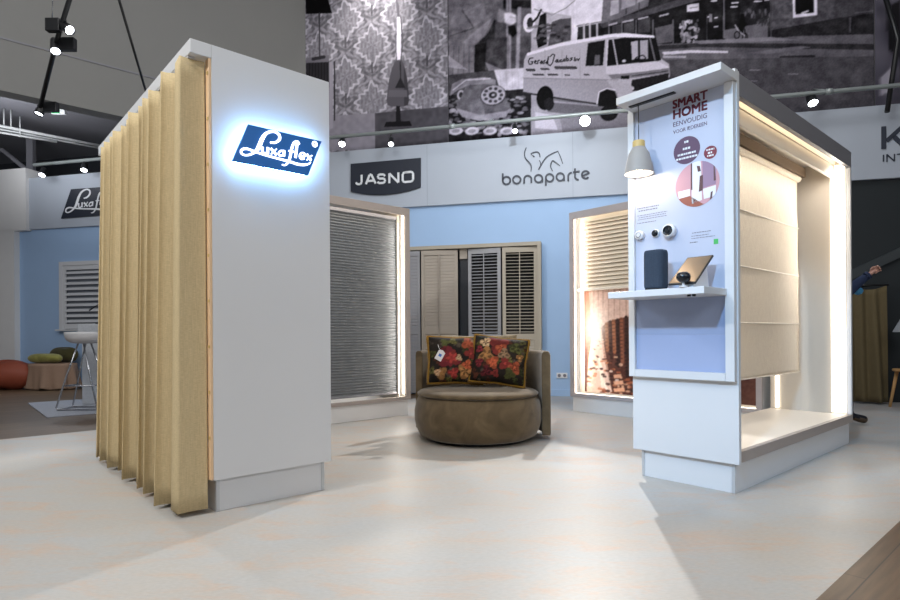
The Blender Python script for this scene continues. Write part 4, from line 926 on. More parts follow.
def cushion(name, label, ctr, w, h, th, T, mats, seed=None, group=None, fringe=None, tagpos=None, dim=1.):
    t = thing(name, label, 'cushion', tuple(ctr), 0, group)
    n = 61
    mb = MB()
    def pt(sx, sy, side):
        x = sx*2-1; y = sy*2-1
        e = max(0, (1-abs(x)**2.6))*max(0, (1-abs(y)**2.6))
        pin = 1-.07*(1-abs(y))*abs(x)**3 - 0
        piy = 1-.07*(1-abs(x))*abs(y)**3
        z = side*th/2*e**.42
        return Vector(ctr)+T @ Vector((x*w/2*pin, z, y*h/2*piy))
    mb.grid(lambda i, j: pt(i, j, -1), n, n); nf = len(mb.v); mb.grid(lambda i, j: pt(i, j, 1), n, n)
    o = obj('cover', mb, mats, t, recalc=False)
    if seed is not None:
        rg = np.random.default_rng(seed); r = floral(n-1); r.nx = r.nz = n
        r = Raster(0, 1, 0, 1, 1/(n-1)*.9999, lambda u, v: (u, v))
        r.x = np.linspace(0, 1, n); r.z = r.x; r.nx = r.nz = n; r.X, r.Z = np.meshgrid(r.x, r.x, indexing='ij'); r.c = np.zeros((n, n, 3)); r.c[:] = (.15, .12, .10); r.noise(.04, 3)
        def blob(x, y, s_, col):
            s_ = s_*1.25
            a0_ = rg.random()*6; aa = np.arctan2(r.Z-y, (r.X-x)*w/h); rr = np.hypot((r.X-x)*w/h, r.Z-y)
            m = rr < s_*(.82+.25*np.cos(aa*3+a0_)); r.c[m] = np.array(col)*(.85+.3*rg.random())
            for q in (.72, .45, .22):
                m = rr < s_*q*(.8+.35*np.cos(aa*5+a0_+q*9)); r.c[m] = np.clip(np.array(col)*(.55+.9*rg.random()), 0, 1)
        for k in range(46): blob(rg.random(), rg.random(), .03+.05*rg.random(), [(.24, .25, .13), (.36, .34, .18), (.15, .17, .12), (.32, .17, .12), (.30, .26, .22)][rg.integers(5)])
        for x, y, s_, ci in FL[seed]: blob(x, y, s_, [(.60, .22, .20), (.70, .34, .22), (.70, .50, .30), (.74, .60, .46), (.46, .15, .18), (.34, .35, .18)][ci])
        c = np.clip(r.c*dim, 0, 1); c = np.where(c <= .04045, c/12.92, ((c+.055)/1.055)**2.4)
        full = np.ones((2*n*n, 4), np.float32); full[:n*n, :3] = c.reshape(-1, 3); full[n*n:, :3] = (.02, .015, .01)
        at_ = o.data.color_attributes.new('print', 'FLOAT_COLOR', 'POINT'); at_.data.foreach_set('color', full.ravel())
    if fringe:
        mb = MB(); pts = []
        for i in range(96):
            k = i/24; s_ = k-math.floor(k)
            q = [(s_, 0), (1, s_), (1-s_, 1), (0, 1-s_)][int(k)]; pts.append(pt(q[0], q[1], 0))
        rr = [.014+.004*random.random() for _ in pts]
        mb.tube(pts, rr, 7, closed=True)
        rg2 = random.Random(5)
        for i in range(96):
            d = (pts[i]-Vector(ctr)).normalized(); e = Vector((rg2.uniform(-.3, .3), rg2.uniform(-.3, .3), rg2.uniform(-.3, .3)))
            mb.tube([pts[i], pts[i]+(d+e)*.022], [.006, .003], 4)
        obj('fringe', mb, fringe, t)
    if tagpos:
        q = Vector(tagpos); mb = MB(); Tt = Matrix.Rotation(.5, 3, 'Y')
        vs = [q+Tt @ Vector(d_) for d_ in ((-.034, 0, -.05), (.034, 0, -.05), (.034, 0, .04), (0, 0, .055), (-.034, 0, .04))]
        a_ = [mb.p(v_) for v_ in vs]; b_ = [mb.p(v_+Vector((0, .003, 0))) for v_ in vs]; mb.face(a_); mb.face(b_[::-1])
        for k in range(5): mb.face((a_[k], b_[k], b_[(k+1) % 5], a_[(k+1) % 5]))
        po = obj('price_tag', mb, M['plastic'], t)
        mb = MB(); vs = [q+Tt @ Vector(d_) for d_ in ((-.014, -.0015, -.012), (.014, -.0015, -.012), (.014, -.0015, .014), (-.014, -.0015, .014))]
        a_ = [mb.p(v_) for v_ in vs]; b_ = [mb.p(v_+Vector((0, .001, 0))) for v_ in vs]; mb.face(a_); mb.face(b_[::-1])
        for k in range(4): mb.face((a_[k], b_[k], b_[(k+1) % 4], a_[(k+1) % 4]))
        obj('tag_print', mb, mat('tag_blue', (60, 110, 190), .5), po)
        mb = MB(); mb.tube([q+Tt @ Vector((0, 0, .036)), q+Vector((-.01, .01, .07)), q+Vector((-.02, .04, .10))], .002, 5); obj('tag_string', mb, M['plastic'], po)
    return t
FL[11] = [(.38, .50, .19, 4), (.42, .50, .12, 0), (.22, .18, .11, 2), (.16, .20, .06, 3), (.66, .22, .13, 2), (.70, .36, .09, 1), (.45, .18, .10, 0), (.74, .84, .13, 1), (.78, .60, .11, 0), (.88, .90, .07, 3), (.55, .50, .06, 3), (.30, .84, .08, 5), (.28, .68, .06, 4), (.9, .2, .06, 5), (.06, .6, .06, 5)]
FL[12] = [(.45, .80, .18, 0), (.52, .70, .10, 1), (.22, .82, .10, 3), (.26, .54, .14, 2), (.40, .40, .11, 1), (.62, .40, .11, 0), (.58, .60, .10, 3), (.80, .34, .11, 1), (.30, .20, .10, 4), (.14, .38, .08, 4), (.72, .20, .10, 5), (.78, .74, .10, 5), (.46, .18, .07, 0), (.88, .56, .07, 2), (.12, .66, .07, 4)]
lean = lambda ry, rx, rz: (Matrix.Rotation(rz, 3, 'Z') @ Matrix.Rotation(rx, 3, 'X') @ Matrix.Rotation(ry, 3, 'Y'))
cushion('cushion', 'plain taupe cushion standing behind the two floral cushions', (.29, 5.95, .76), .80, .46, .12, lean(.0, -.12, -.03), M['taupe'], None, None, None)
cushion('cushion', 'left floral cushion with ochre fringe and white price tag', (.045, 5.67, .742), .53, .47, .20, lean(.03, -.30, .14), M['pillow'], 11, 'floral cushions on the armchair', M['fringe'], (-.095, 5.44, .80), .78)
cushion('cushion', 'right floral cushion with ochre fringe overlapping the left one', (.475, 5.60, .738), .53, .47, .20, lean(.12, -.32, -.10), M['pillow'], 12, 'floral cushions on the armchair', M['fringe'], None, .78)

# ------------------------------------------------------------------ shutters
def panel(parent, P, Q, z0, z1, m, lo_mid=None, tilt=.9, st=.05, slat=.062, pitch=.050, rods=True, th=.028):
    """one hinged shutter leaf between ground points P and Q"""
    P = Vector((*P, 0)); Q = Vector((*Q, 0)); d = (Q-P); w = d.length; d.normalize(); nrm_ = Vector((-d.y, d.x, 0))
    X = Matrix(((d.x, nrm_.x, 0, P.x), (d.y, nrm_.y, 0, P.y), (0, 0, 1, 0), (0, 0, 0, 1)))
    mb = MB(X); mb.box(0, st, -th/2, th/2, z0, z1); mb.box(w-st, w, -th/2, th/2, z0, z1)
    secs = []
    if lo_mid is None: secs = [(z0+.1, z1-.08)]
    else: secs = [(z0+.1, lo_mid-.05), (lo_mid+.05, z1-.08)]; mb.box(st, w-st, -th/2, th/2, lo_mid-.05, lo_mid+.05)
    mb.box(st, w-st, -th/2, th/2, z0, z0+.1); mb.box(st, w-st, -th/2, th/2, z1-.08, z1)
    leaf = obj('shutter_leaf', mb, m, parent, .002)
    mb = MB(X)
    for si, (s0, s1) in enumerate(secs):
        n = max(2, int((s1-s0)/pitch)); ti = tilt[si] if isinstance(tilt, (list, tuple)) else tilt
        for k in range(n):
            z = s0+(k+.5)*(s1-s0)/n; c, s_ = slat/2*math.cos(ti), slat/2*math.sin(ti)
            pts = [(-c, -s_), (0, .005-0), (c, s_), (0, -.005)]
            pts = [(-c, -s_), (-.005*s_/slat*2, .005), (c, s_), (.005*s_/slat*2, -.005)]
            i = [mb.p((st+.002, y, z+zz)) for y, zz in pts]; j = [mb.p((w-st-.002, y, z+zz)) for y, zz in pts]
            mb.face(i); mb.face(j[::-1])
            for q in range(4): mb.face((i[q], j[q], j[(q+1) % 4], i[(q+1) % 4]))
    obj('louvres', mb, m, leaf)
    if rods:
        mb = MB(X)
        for s0, s1 in secs: mb.box(w/2-.007, w/2+.007, -.052, -.038, s0, s1)
        obj('tilt_rod', mb, m, leaf)
NS = WALL-.13
sW = lambda u, n=NS: onW(u, 300, n)[0]
g_ = lambda u, n: tuple(ww(onW(u, 300, n)[0], n, 0))[:2]
zc = onW(475, 244.5, NS)[1]
t = thing('folding_shutter', 'row of tall folding louvred shutters on the blue wall', 'shutter', tuple(ww(sW(475), NS, 0)), WA)
mb = MB(WM); s0, s1 = sW(398), sW(541.5); mb.box(s0, s1, NS-.06, WALL-.018, zc-.06, zc); mb.box(s1-.06, s1, NS-.06, WALL-.018, .0, zc-.061); obj('outer_frame', mb, M['sh_beige'], t, .003)
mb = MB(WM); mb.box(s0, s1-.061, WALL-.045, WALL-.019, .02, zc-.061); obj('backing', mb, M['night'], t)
z1 = zc-.075; z0 = .03
panel(t, g_(400, NS), g_(420, NS-.05), z0, z1, M['sh_grey'], 1.05, 1.35, .04)
panel(t, g_(421.5, NS-.05), g_(458, NS+.0), z0, z1, M['sh_taupe'], 1.05, 1.4)
panel(t, g_(468.5, NS+.01), g_(501, NS-.04), z0, z1, M['sh_grey'], .95, (1.4, .35), .055)
panel(t, g_(502.5, NS-.04), g_(537.5, NS), z0, z1, M['sh_beige'], .95, (1.4, .25), .055)
mb = MB(WM); mb.box(sW(459.5), sW(467), NS+.03, NS+.07, zc-.22, zc-.061); obj('filler', mb, M['sh_taupe'], t)
# left white window shutter
q0 = onW(59.5, 262, WALL-.06); q1 = onW(59.5, 331, WALL-.06); sr = onW(118, 300, WALL-.06)[0]
t = thing('window_shutter', 'white louvred shutter on blue wall behind the curtain', 'shutter', tuple(ww((q0[0]+sr)/2, WALL-.05, q1[1])), WA)
mb = MB(WM); mb.box(q0[0], q0[0]+.09, WALL-.08, WALL-.001, q1[1]+.031, q0[1]); mb.box(sr-.09, sr, WALL-.08, WALL-.001, q1[1]+.031, q0[1]); mb.box(q0[0]+.09, sr-.09, WALL-.08, WALL-.001, q0[1]-.08, q0[1]); obj('outer_frame', mb, M['sh_white'], t, .004)
mb = MB(WM); mb.box(q0[0]-.06, sr+.06, WALL-.12, WALL-.001, q1[1], q1[1]+.03); obj('sill', mb, M['sh_white'], t, .004)
mb = MB(WM); mb.box(q0[0]+.091, sr-.091, WALL-.02, WALL-.001, q1[1]+.031, q0[1]-.081); obj('backing', mb, mat('backing_grey', (120, 126, 136), .6), t)  # plain grey board behind the louvres
panel(t, tuple(ww(q0[0]+.095, WALL-.06, 0))[:2], tuple(ww(sr-.095, WALL-.06, 0))[:2], q1[1]+.04, q0[1]-.085, M['sh_white'], None, .75, .06, .085, .105, False)
# wall socket
q = onW(562, 375.5, WALL); t = thing('wall_socket', 'white double power socket low on the blue wall', 'socket', tuple(ww(q[0], WALL, q[1]-.04)), WA)
mb = MB(WM); mb.box(q[0]-.085, q[0]+.085, WALL-.014, WALL-.0005, q[1]-.042, q[1]+.042); o = obj('plate', mb, M['plastic'], t, .004)
for dx in (-.042, .042):
    mb = MB(); mb.prism([(q[0]+dx+.026*math.cos(i*PI/12), q[1]+.026*math.sin(i*PI/12)) for i in range(24)], frW(WALL), .0142, .0155); obj('socket_well', mb, M['greyink'], o)

# ------------------------------------------------------------------ fascia signs
FN = WALL-.05; ff = frW(FN-.001); fw = lambda u, v: onW(u, v, FN)
bt = [fw(351.3, 164.3), fw(351.3, 192)]
arc = [fw(351.3+69.7*k/14, 192-4.5*k/14+ (5.2*(1-((k-7)/7)**2))) for k in range(15)]
t = thing('wall_sign', 'navy shield shaped sign with wide white capitals on the fascia', 'sign', tuple(ww(fw(386, 190)[0], FN, fw(386, 195)[1])), WA)
obj('board', MB().prism([fw(351.3, 164.3)]+arc+[fw(421.2, 158.3)], ff, 0, .03), M['navy'], t, .002)
jw = lambda x, y: fw(300+x/3, y/3)
JL = [[(187, 526), (187, 549), (183, 554), (174, 554), (170, 549)], [(200, 554), (211, 526), (216, 525), (229, 552)], [(205, 545), (224, 543)],
      [(257, 530), (253, 525), (240, 525), (236, 529), (236, 534), (240, 537.5), (253, 537), (257, 541), (257, 546), (253, 550), (239, 551), (235, 547)], [(270, 551), (270, 522), (297, 549), (297, 519)],
      [(315, 519), (336, 517), (341, 521), (341, 541), (336, 546), (315, 548), (310, 544), (310, 523), (315, 519), (325, 518)]]
mb = MB(); mb.strokes([[jw(*p_), jw(*q_)] for P in JL for p_, q_ in zip(P, P[1:])], ff, 5.6*math.dist(jw(0, 0), jw(1, 0)), .0302, .036, smooth=False); obj('lettering', mb, M['letterwhite'], t)
# rounded lowercase word with horse emblem
bw = lambda x, y: fw(490+x/7.826, 140+y/7.826)
kx = math.dist(bw(0, 300), bw(100, 292))/100
cir = lambda cx_, cy_, r_=30, a0=0, a1=360: [bw(cx_+r_*math.cos(math.radians(a0+(a1-a0)*k/16)), cy_+r_*math.sin(math.radians(a0+(a1-a0)*k/16))) for k in range(17)]
WORD = [[bw(100, 262), bw(100, 318)], cir(130, 318), cir(210, 312), [bw(268, 342), bw(268, 310)]+cir(296, 308, 28, 180, 360)+[bw(324, 338)], cir(380, 303), [bw(410, 300), bw(410, 334)],
        cir(467, 297), [bw(437, 297), bw(437, 358)], cir(550, 290), [bw(580, 287), bw(580, 322)], [bw(612, 323), bw(612, 288)]+cir(641, 286, 29, 180, 268), [bw(665, 224), bw(665, 285)]+cir(692, 285, 27, 180, 85), [bw(650, 254), bw(702, 246)],
        [bw(722, 283), bw(772, 262)]+cir(748, 273, 29, -20, -320)]
t = thing('wall_sign', 'dark rounded lowercase lettering under woman and horse emblem on fascia', 'sign', tuple(ww(fw(545, 180)[0], FN, fw(545, 190)[1])), WA)
mb = MB(); mb.strokes([w_ for w_ in WORD], ff, 13.5*kx, 0.0005, .012, smooth=False); obj('lettering', mb, M['ink'], t)
EM = [([(284, 60), (271, 100), (277, 142), (308, 178), (323, 208), (320, 248)], [6, 8, 9, 10, 9, 4]), ([(318, 108), (340, 100), (368, 95), (386, 108), (392, 136)], [4, 9, 9, 9, 7]), ([(322, 112), (348, 132), (336, 130)], [5, 6, 4]),
      ([(380, 234), (404, 190), (440, 138), (490, 106), (536, 88)], [10, 9, 9, 8, 5]), ([(532, 92), (552, 135), (570, 188)], [4, 7, 5]), ([(492, 246), (474, 205), (490, 165), (516, 178), (548, 203)], [4, 9, 10, 7, 4]), ([(386, 160), (396, 180), (394, 196)], [6, 6, 4])]
mb = MB(); mb.strokes([([bw(*q) for q in P], [x*kx for x in w]) for P, w in EM], ff, .01, .0005, .012); obj('emblem', mb, M['ink'], t)
# sign cut by the right picture edge
kw = lambda x, y: fw(720+x/4.283, 80+y/4.283); kk = math.dist(kw(700, 250), kw(800, 240))/100.5
t = thing('wall_sign', 'large dark capital letters on the fascia at right picture edge', 'sign', tuple(ww(fw(890, 150)[0], FN, fw(890, 163)[1])), WA)
mb = MB(); mb.strokes([([kw(700, 200), kw(700, 296)], 20*kk), ([kw(712, 262), kw(790, 192)], 20*kk), ([kw(740, 240), kw(796, 292)], 20*kk)], ff, .05, .0005, .015, smooth=False); obj('lettering', mb, M['ink'], t)
mb = MB(); mb.strokes([([kw(699, 321), kw(699, 350)], 5*kk), ([kw(714, 351), kw(714, 319)], 5*kk), ([kw(714, 320), kw(746, 348)], 5*kk), ([kw(746, 349), kw(746, 317)], 5*kk), ([kw(757, 319), kw(792, 316)], 5*kk), ([kw(774, 318), kw(774, 347)], 5*kk)], ff, .02, .0005, .012, smooth=False); obj('lettering', mb, M['ink'], t)
# left script sign
c_tl, c_bl, c_tr, c_br = fw(72, 189.5), fw(62, 218.7), fw(121, 186), fw(111, 215)
t = thing('wall_sign', 'dark slanted sign with white script half hidden behind the curtain', 'sign', tuple(ww((c_tl[0]+c_tr[0])/2, FN, c_bl[1])), WA)
obj('board', MB().prism([c_bl, c_br, c_tr, c_tl], ff, 0, .025), M['navy'], t, .002)
mb = MB(); script_on(mb, ff, c_tl, c_tr, c_bl, .0252, .03); obj('lettering', mb, M['letterwhite'], t)
t = thing('exit_sign', 'small green exit sign under the dark left ceiling', 'sign', tuple(at(59, 112, 10.4)))
q = at(58, 110.5, 10.4); mb = MB(); mb.box(q.x-.12, q.x+.12, q.y, q.y+.05, q.z-.06, q.z+.09); obj('housing', mb, M['conduit'], t, .004)
mb = MB(); mb.box(q.x-.11, q.x+.03, q.y-.004, q.y-.0005, q.z-.05, q.z+.04); obj('lit_face', mb, M['exit'], t)
mb = MB(); mb.tube([(q.x, q.y+.025, q.z+.1), (q.x, q.y+.025, 5.36)], .01, 6); obj('hanger', mb, M['conduit'], t)

# ------------------------------------------------------------------ lighting hardware
RN = WALL-.34; zr_ = onW(600, 112.8, RN)[1]
t = thing('lighting_rail', 'long pale tube running above the fascia carrying spotlights', 'rail', tuple(ww(0, RN, zr_)), WA)
mb = MB(WM); mb.tube([(-10.4, RN, zr_), (12, RN, zr_)], .03, 12); obj('tube', mb, M['pipe'], t)
for u in (210, 452, 700, 829, 1000):
    s_ = onW(u, 100, RN)[0]; obj('coupler', MB(WM).tube([(s_-.04, RN, zr_), (s_+.04, RN, zr_)], .042, 12), M['pipe'], t)
for s_ in (-6.2, -1.5, 3.2, 7.4): obj('bracket', MB(WM).tube([(s_, RN, zr_+.03), (s_, RN+.395, zr_+.2)], .012, 6), M['pipe'], t)
SPOTS = []
def spotlight(u, v, dist, aim, label, rad=.075, ln=.2, hang=None, disc_=None, flap=None, grp='track spotlights', cool=None):
    """u, v: where the lens shows ; aim: point it shines at"""
    c = at(u, v, dist); d = (Vector(aim)-c).normalized()
    T = d.to_track_quat('Z', 'Y').to_matrix().to_4x4()
    t = thing('track_spotlight', label, 'spotlight', tuple(c), 0, grp)
    mb = MB(); mb.lathe([(0, -ln), (rad*.8, -ln), (rad*.9, -ln*.8), (rad, -.02), (rad*1.05, .012), (rad*.93, .012), (rad*.93, -.006)], c, 24, T); obj('housing', mb, M['black'], t)
    mb = MB(); mb.lathe([(0, .0), (rad*.92, -.004), (rad*.92, -.012), (0, -.012)], c, 24, T); obj('lens', mb, M['spot'], t)
    if hang is not None:
        mb = MB(); h_ = Vector(hang); e = c-d*ln*.5; mb.tube([e, Vector((e.x, e.y, (e.z+h_.z)/2)), h_], .014, 6); obj('arm', mb, M['black'], t)
    if flap:
        mb = MB(Matrix.Translation(c-d*ln*.6)); f = flap; mb.box(*f); obj('driver_box', mb, M['black'], t, .004)
    return c, d
def railspot(u, v, aim, label, rad=.075):
    c = at(u, v, 9.0); 
    n = c.x*WN[0]+c.y*WN[1]; dist = 9.0*(RN-.02)/n; s_ = onW(u, v, RN)[0]
    return spotlight(u, v, dist, aim, label, rad, .17, tuple(ww(s_, RN, zr_-.03)))
rs = [railspot(42, 175, (-7.2, 8.4, 0), 'spotlight on the rail far left beside grey post', .06), railspot(84, 170, (-6, 8.5, 0), 'spotlight on the rail above the left script sign', .06),
      railspot(342, 144, (-1.2, 5.2, 0), 'bright spotlight on the rail beside the tall white panel', .058), railspot(391, 144, (-.6, 5.6, 0), 'spotlight on the rail above the navy shield sign', .046),
      railspot(515, 131, (.8, 5.4, 0), 'spotlight on the rail below the printed telephone', .045), railspot(585, 121, (.3, .0, 0.3), 'dazzling spotlight on the rail below the printed van', .085), railspot(813, 103, (4.5, 5.2, 0), 'spotlight on the rail above the right booth roof', .066)]
# suspended track at upper left
P0, P1, P2 = at(73, -12, 5.2), at(57, 40, 5.6), at(40, 108, 6.2)
t = thing('lighting_track', 'black suspended track sloping through the upper left corner', 'track', tuple(P1), 0)
mb = MB(); mb.tube([P0, P1, P2], .022, 8); obj('bar', mb, M['black'], t)
mb = MB(); mb.tube([at(53, -12, 5.4), at(52, 22, 5.5)], .004, 5); obj('suspension_wire', mb, M['steel'], t)
ls = [spotlight(69.5, 30, 5.45, (1.2, 3.4, 0), 'upper of two black spotlights on the left track', .044, .17, tuple(at(65, 20, 5.45)), flap=(-.16, -.03, -.03, .03, -.06, .06)),
      spotlight(55.5, 51, 5.6, (-2.2, 3.6, 0), 'second black spotlight on left track just below the upper', .044, .17, tuple(at(57, 40, 5.6)), flap=(.02, .2, -.03, .03, -.06, .06)),
      spotlight(39, 113.5, 6.2, (-5, 5.0, 0), 'lowest black spotlight at the end of the left track', .044, .14, tuple(at(40, 107, 6.2)), flap=(.02, .17, -.03, .03, -.05, .05))]
mb = MB(); mb.tube([at(115, -14, 5.4), at(149, 102, 6.6)], .013, 8); tag(obj('suspension_cable', mb, M['black']), 'black cable slanting down behind the left white booth', 'cable')
mb = MB(); mb.tube([at(882, -14, 8.0), at(898, 40, 7.95), at(887, 112, 7.9)], .032, 8); tag(obj('steel_brace', mb, M['black']), 'kinked dark steel brace at the upper right edge', 'brace')
def conduit(p, q, r_, label):
    mb = MB(); mb.tube([p, q], r_, 8); tag(obj('conduit', mb, M['conduit']), label, 'conduit', 'conduits under the left ceiling')
def cpt(u, v, z): x, y = fl(u, v, z); return Vector((x, y, z))
conduit(cpt(-20, 122, 5.0), cpt(112, 148, 5.0), .03, 'upper pale conduit beneath the dark left ceiling')
conduit(cpt(-20, 125.5, 4.97), cpt(112, 150.5, 4.97), .02, 'thin pale conduit hugging the upper one, left ceiling')
conduit(cpt(-20, 129, 4.9), cpt(57, 142, 4.9), .022, 'lower short pale conduit beneath the dark left ceiling')
for i_, (u, lbl) in enumerate(((4, 'left'), (11, 'middle'), (20, 'right'))):
    a_ = (cpt(4, 126.9, 5.0), cpt(11, 128.1, 5.0), cpt(20, 135.3, 4.9))[i_]; mb = MB(); mb.tube([a_, a_+Vector((0, 0, .36))], .012, 6)
    tag(obj('hanger_rod', mb, M['conduit']), f'thin {lbl} rod of three hanging the pale conduits', 'rod', 'hanger rods')

# ------------------------------------------------------------------ left lounge corner
# rust bag
def blob(mb, c, rx, ry, rz, seed, n=40, m=20, flat=.5):
    rg = random.Random(seed); ph = [rg.random()*6 for _ in range(6)]
    def f(i, j):
        a = i*2*PI; t_ = (j-.5)*PI; ca = math.copysign(abs(math.cos(t_))**flat, math.cos(t_))
        w = 1+.05*math.sin(3*a+ph[0]+4*j)+.04*math.sin(5*a+ph[1])
        return (c[0]+rx*ca*w*math.cos(a), c[1]+ry*ca*w*math.sin(a), c[2]+rz+rz*math.sin(t_)*(1+.08*math.sin(2*a+ph[2])) if j > .02 else c[2])
    mb.grid(f, n, m, wrap=True)
x_, y_ = fl(-6, 391); mb = MB(); blob(mb, (x_, y_+.35, .005), .52, .34, .27, 3, flat=.8); tag(obj('floor_cushion', mb, M['rust']), 'rust leather floor cushion lying at left picture edge', 'floor cushion')
# ottoman with blanket
o_s, o_z = onW(53, 385, 8.96); OC = ww(o_s, 8.96, 0); ox, oy = o_s, 8.96
t = thing('ottoman', 'long low ottoman hidden under a tan blanket by the blue wall', 'ottoman', tuple(OC), WA); mb = MB(WM); mb.lathe([(0, .0), (.86, .0), (.88, .05), (.88, .44), (.80, .48), (0, .48)], (ox, oy, 0), 32, None, .5, .33); obj('body', mb, M['taupe'], t)
def blanket(i, j):
    a = i*2*PI; w = math.sin(9*a+1)+.6*math.sin(15*a+2)+.4*math.sin(4*a)
    if j < .4: r_ = .93*j/.4; z_ = .497-.012*(j/.4)**4
    else:
        k = (j-.4)/.6; r_ = .93+.10*k+.09*k*w; z_ = .485-.465*k**.9+.012*w*k*(k > .9)
    return (ox+r_*.5*math.cos(a), oy+r_*.33*math.sin(a), max(z_, .012))
mb = MB(WM); mb.grid(blanket, 160, 26, wrap=True)
o = obj('cover', mb, M['blanket'], solid=.006); o.name = 'blanket'; tag(o, 'tan woollen blanket draped in folds over the ottoman', 'blanket')
mb = MB(WM); blob(mb, (ox-.02, oy-.14, .505), .38, .14, .085, 8, flat=.6); tag(obj('cushion', mb, M['green']), 'moss green cushion lying on the blanket covered ottoman', 'cushion', 'cushions on the ottoman')
mb = MB(WM); blob(mb, (ox+.12, oy+.14, .505), .32, .12, .14, 9, flat=.6); tag(obj('cushion', mb, M['olive']), 'dark olive cushion behind the moss green one', 'cushion', 'cushions on the ottoman')
# rug, counter, stool
ra = loc(*fl(47, 418)); mb = MB(AB); mb.box(ra[0], ra[0]+2.2, ra[1], ra[1]+2.05, .001, .012); tag(obj('rug', mb, M['rug']), 'grey flat rug under the bar stool at left', 'rug')
cx0, cy0 = fl(80, 405)
t = thing('bar_counter', 'white rough bar counter behind the khaki curtain', 'counter', (cx0+.7, cy0+.25, 0))
mb = MB(); mb.box(cx0+.02, cx0+1.4, cy0+.02, cy0+.5, .013, at(85, 337, cy0).z); obj('body', mb, M['rough'], t, .004)
mb = MB(); mb.box(cx0-.01, cx0+1.45, cy0-.04, cy0+.55, at(85, 337, cy0).z+.001, at(85, 324, cy0).z); obj('counter_top', mb, M['rough'], t, .008)
sx, sy = fl(84, 410); zseat = at(80, 343, sy).z
t = thing('bar_stool', 'white shell bar stool on chrome sled frame beside counter', 'bar stool', (sx, sy, .012))
mb = MB()
def shell(i, j):
    a = i*2*PI; r_ = .235*math.sin(min(1, j*1.05)*PI/2); back = max(0, math.cos(a))   # back towards +x
    z_ = zseat+.15*j**3+.0*back
    return (sx+.02+r_*math.cos(a), sy+r_*.95*math.sin(a), z_)
mb.grid(shell, 40, 14, wrap=True); obj('seat', mb, M['plastic'], t, solid=.018)
for sgn in (-1, 1):
    yy = sy+sgn*.17; mb = MB(); fz = .025
    mb.tube([(sx-.02, sy+sgn*.08, zseat), (sx-.14, sy+sgn*.13, .5), (sx-.26, yy, fz+.03), (sx-.25, yy, fz), (sx+.27, yy, fz), (sx+.28, yy, fz+.03), (sx+.16, sy+sgn*.13, .5), (sx+.05, sy+sgn*.08, zseat)], .011, 8); obj('leg_frame', mb, M['steel'], t)
for q_ in ([(sx-.16, sy-.15, .34), (sx-.16, sy+.15, .34)], [(sx-.16, sy-.15, .34), (sx+.2, sy-.15, .34)], [(sx+.2, sy-.15, .34), (sx+.2, sy+.15, .34)], [(sx-.25, sy-.17, .025), (sx-.25, sy+.17, .025)]): obj('rung', MB().tube(q_, .009, 8), M['steel'], t)
q = at(94, 305, cy0+.1); q2 = at(84, 324, cy0+.1)
zt_c = at(85, 324, cy0).z+.001
t = thing('table_lamp', 'thin black angled lamp standing on the white counter', 'lamp', (q.x+.1, q.y, zt_c)); mb = MB(); mb.tube([(q.x+.1, q.y, zt_c+.01), (q.x+.1, q.y, q.z+.03), (q.x-.07, q.y, q.z-.08)], .012, 8); obj('arm', mb, M['black'], t)
mb = MB(); mb.lathe([(0, 0), (.07, 0), (.07, .012), (0, .012)], (q.x+.1, q.y, zt_c), 20); obj('base', mb, M['black'], t)

# ------------------------------------------------------------------ right background
# khaki cloth on the black wall
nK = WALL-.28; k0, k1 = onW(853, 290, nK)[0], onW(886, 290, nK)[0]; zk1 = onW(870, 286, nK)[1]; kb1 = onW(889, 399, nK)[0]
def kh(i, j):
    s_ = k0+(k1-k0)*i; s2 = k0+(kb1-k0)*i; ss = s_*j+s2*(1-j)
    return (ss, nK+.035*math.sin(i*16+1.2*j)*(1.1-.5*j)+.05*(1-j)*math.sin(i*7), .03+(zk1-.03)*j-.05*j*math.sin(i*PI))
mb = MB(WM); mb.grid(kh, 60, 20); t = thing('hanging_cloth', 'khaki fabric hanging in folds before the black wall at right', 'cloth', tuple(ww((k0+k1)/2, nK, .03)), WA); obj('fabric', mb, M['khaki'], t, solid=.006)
mb = MB(WM); mb.tube([(k0-.02, nK, zk1+.01), (k1+.03, nK, zk1+.01)], .014, 8); mb.tube([((k0+k1)/2, nK, zk1+.01), ((k0+k1)/2, WALL+.01, zk1+.01)], .012, 8); obj('hanging_bar', mb, M['black'], t)
# wooden stool and lamp cut by the picture edge
wx, wy = fl(909, 408); zst_ = at(900, 369, wy).z
t = thing('wooden_stool', 'oak stool with splayed legs at the right picture edge', 'stool', (wx, wy, 0))
mb = MB(); mb.lathe([(0, -.035), (.16, -.035), (.175, -.025), (.175, -.008), (.165, 0), (0, 0)], (wx, wy, zst_), 28); obj('seat', mb, M['oak'], t)
for sx_, sy_ in ((-1, -1), (1, -1), (-1, 1), (1, 1)):
    mb = MB(); mb.tube([(wx+sx_*.15, wy+sy_*.13, 0), (wx+sx_*.085, wy+sy_*.09, zst_-.034)], [.017, .022], 10); obj('leg', mb, M['oak'], t)
t = thing('table_lamp', 'lamp with grey cone shade standing on the oak stool', 'lamp', (wx, wy, zst_)); zl0 = at(900, 332, wy).z
mb = MB(); mb.lathe([(0, .0), (.09, .0), (.09, .015), (.012, .022), (.010, zl0-zst_+.1), (0, zl0-zst_+.1)], (wx, wy, zst_+.001), 20); obj('base', mb, M['black'], t)
mb = MB(); mb.lathe([(.17, 0), (.05, .24), (.046, .24), (.166, 0), (.17, 0)], (wx, wy, zl0), 28); obj('lamp_shade', mb, mat('grey_shade', (150, 154, 158), .7), t)

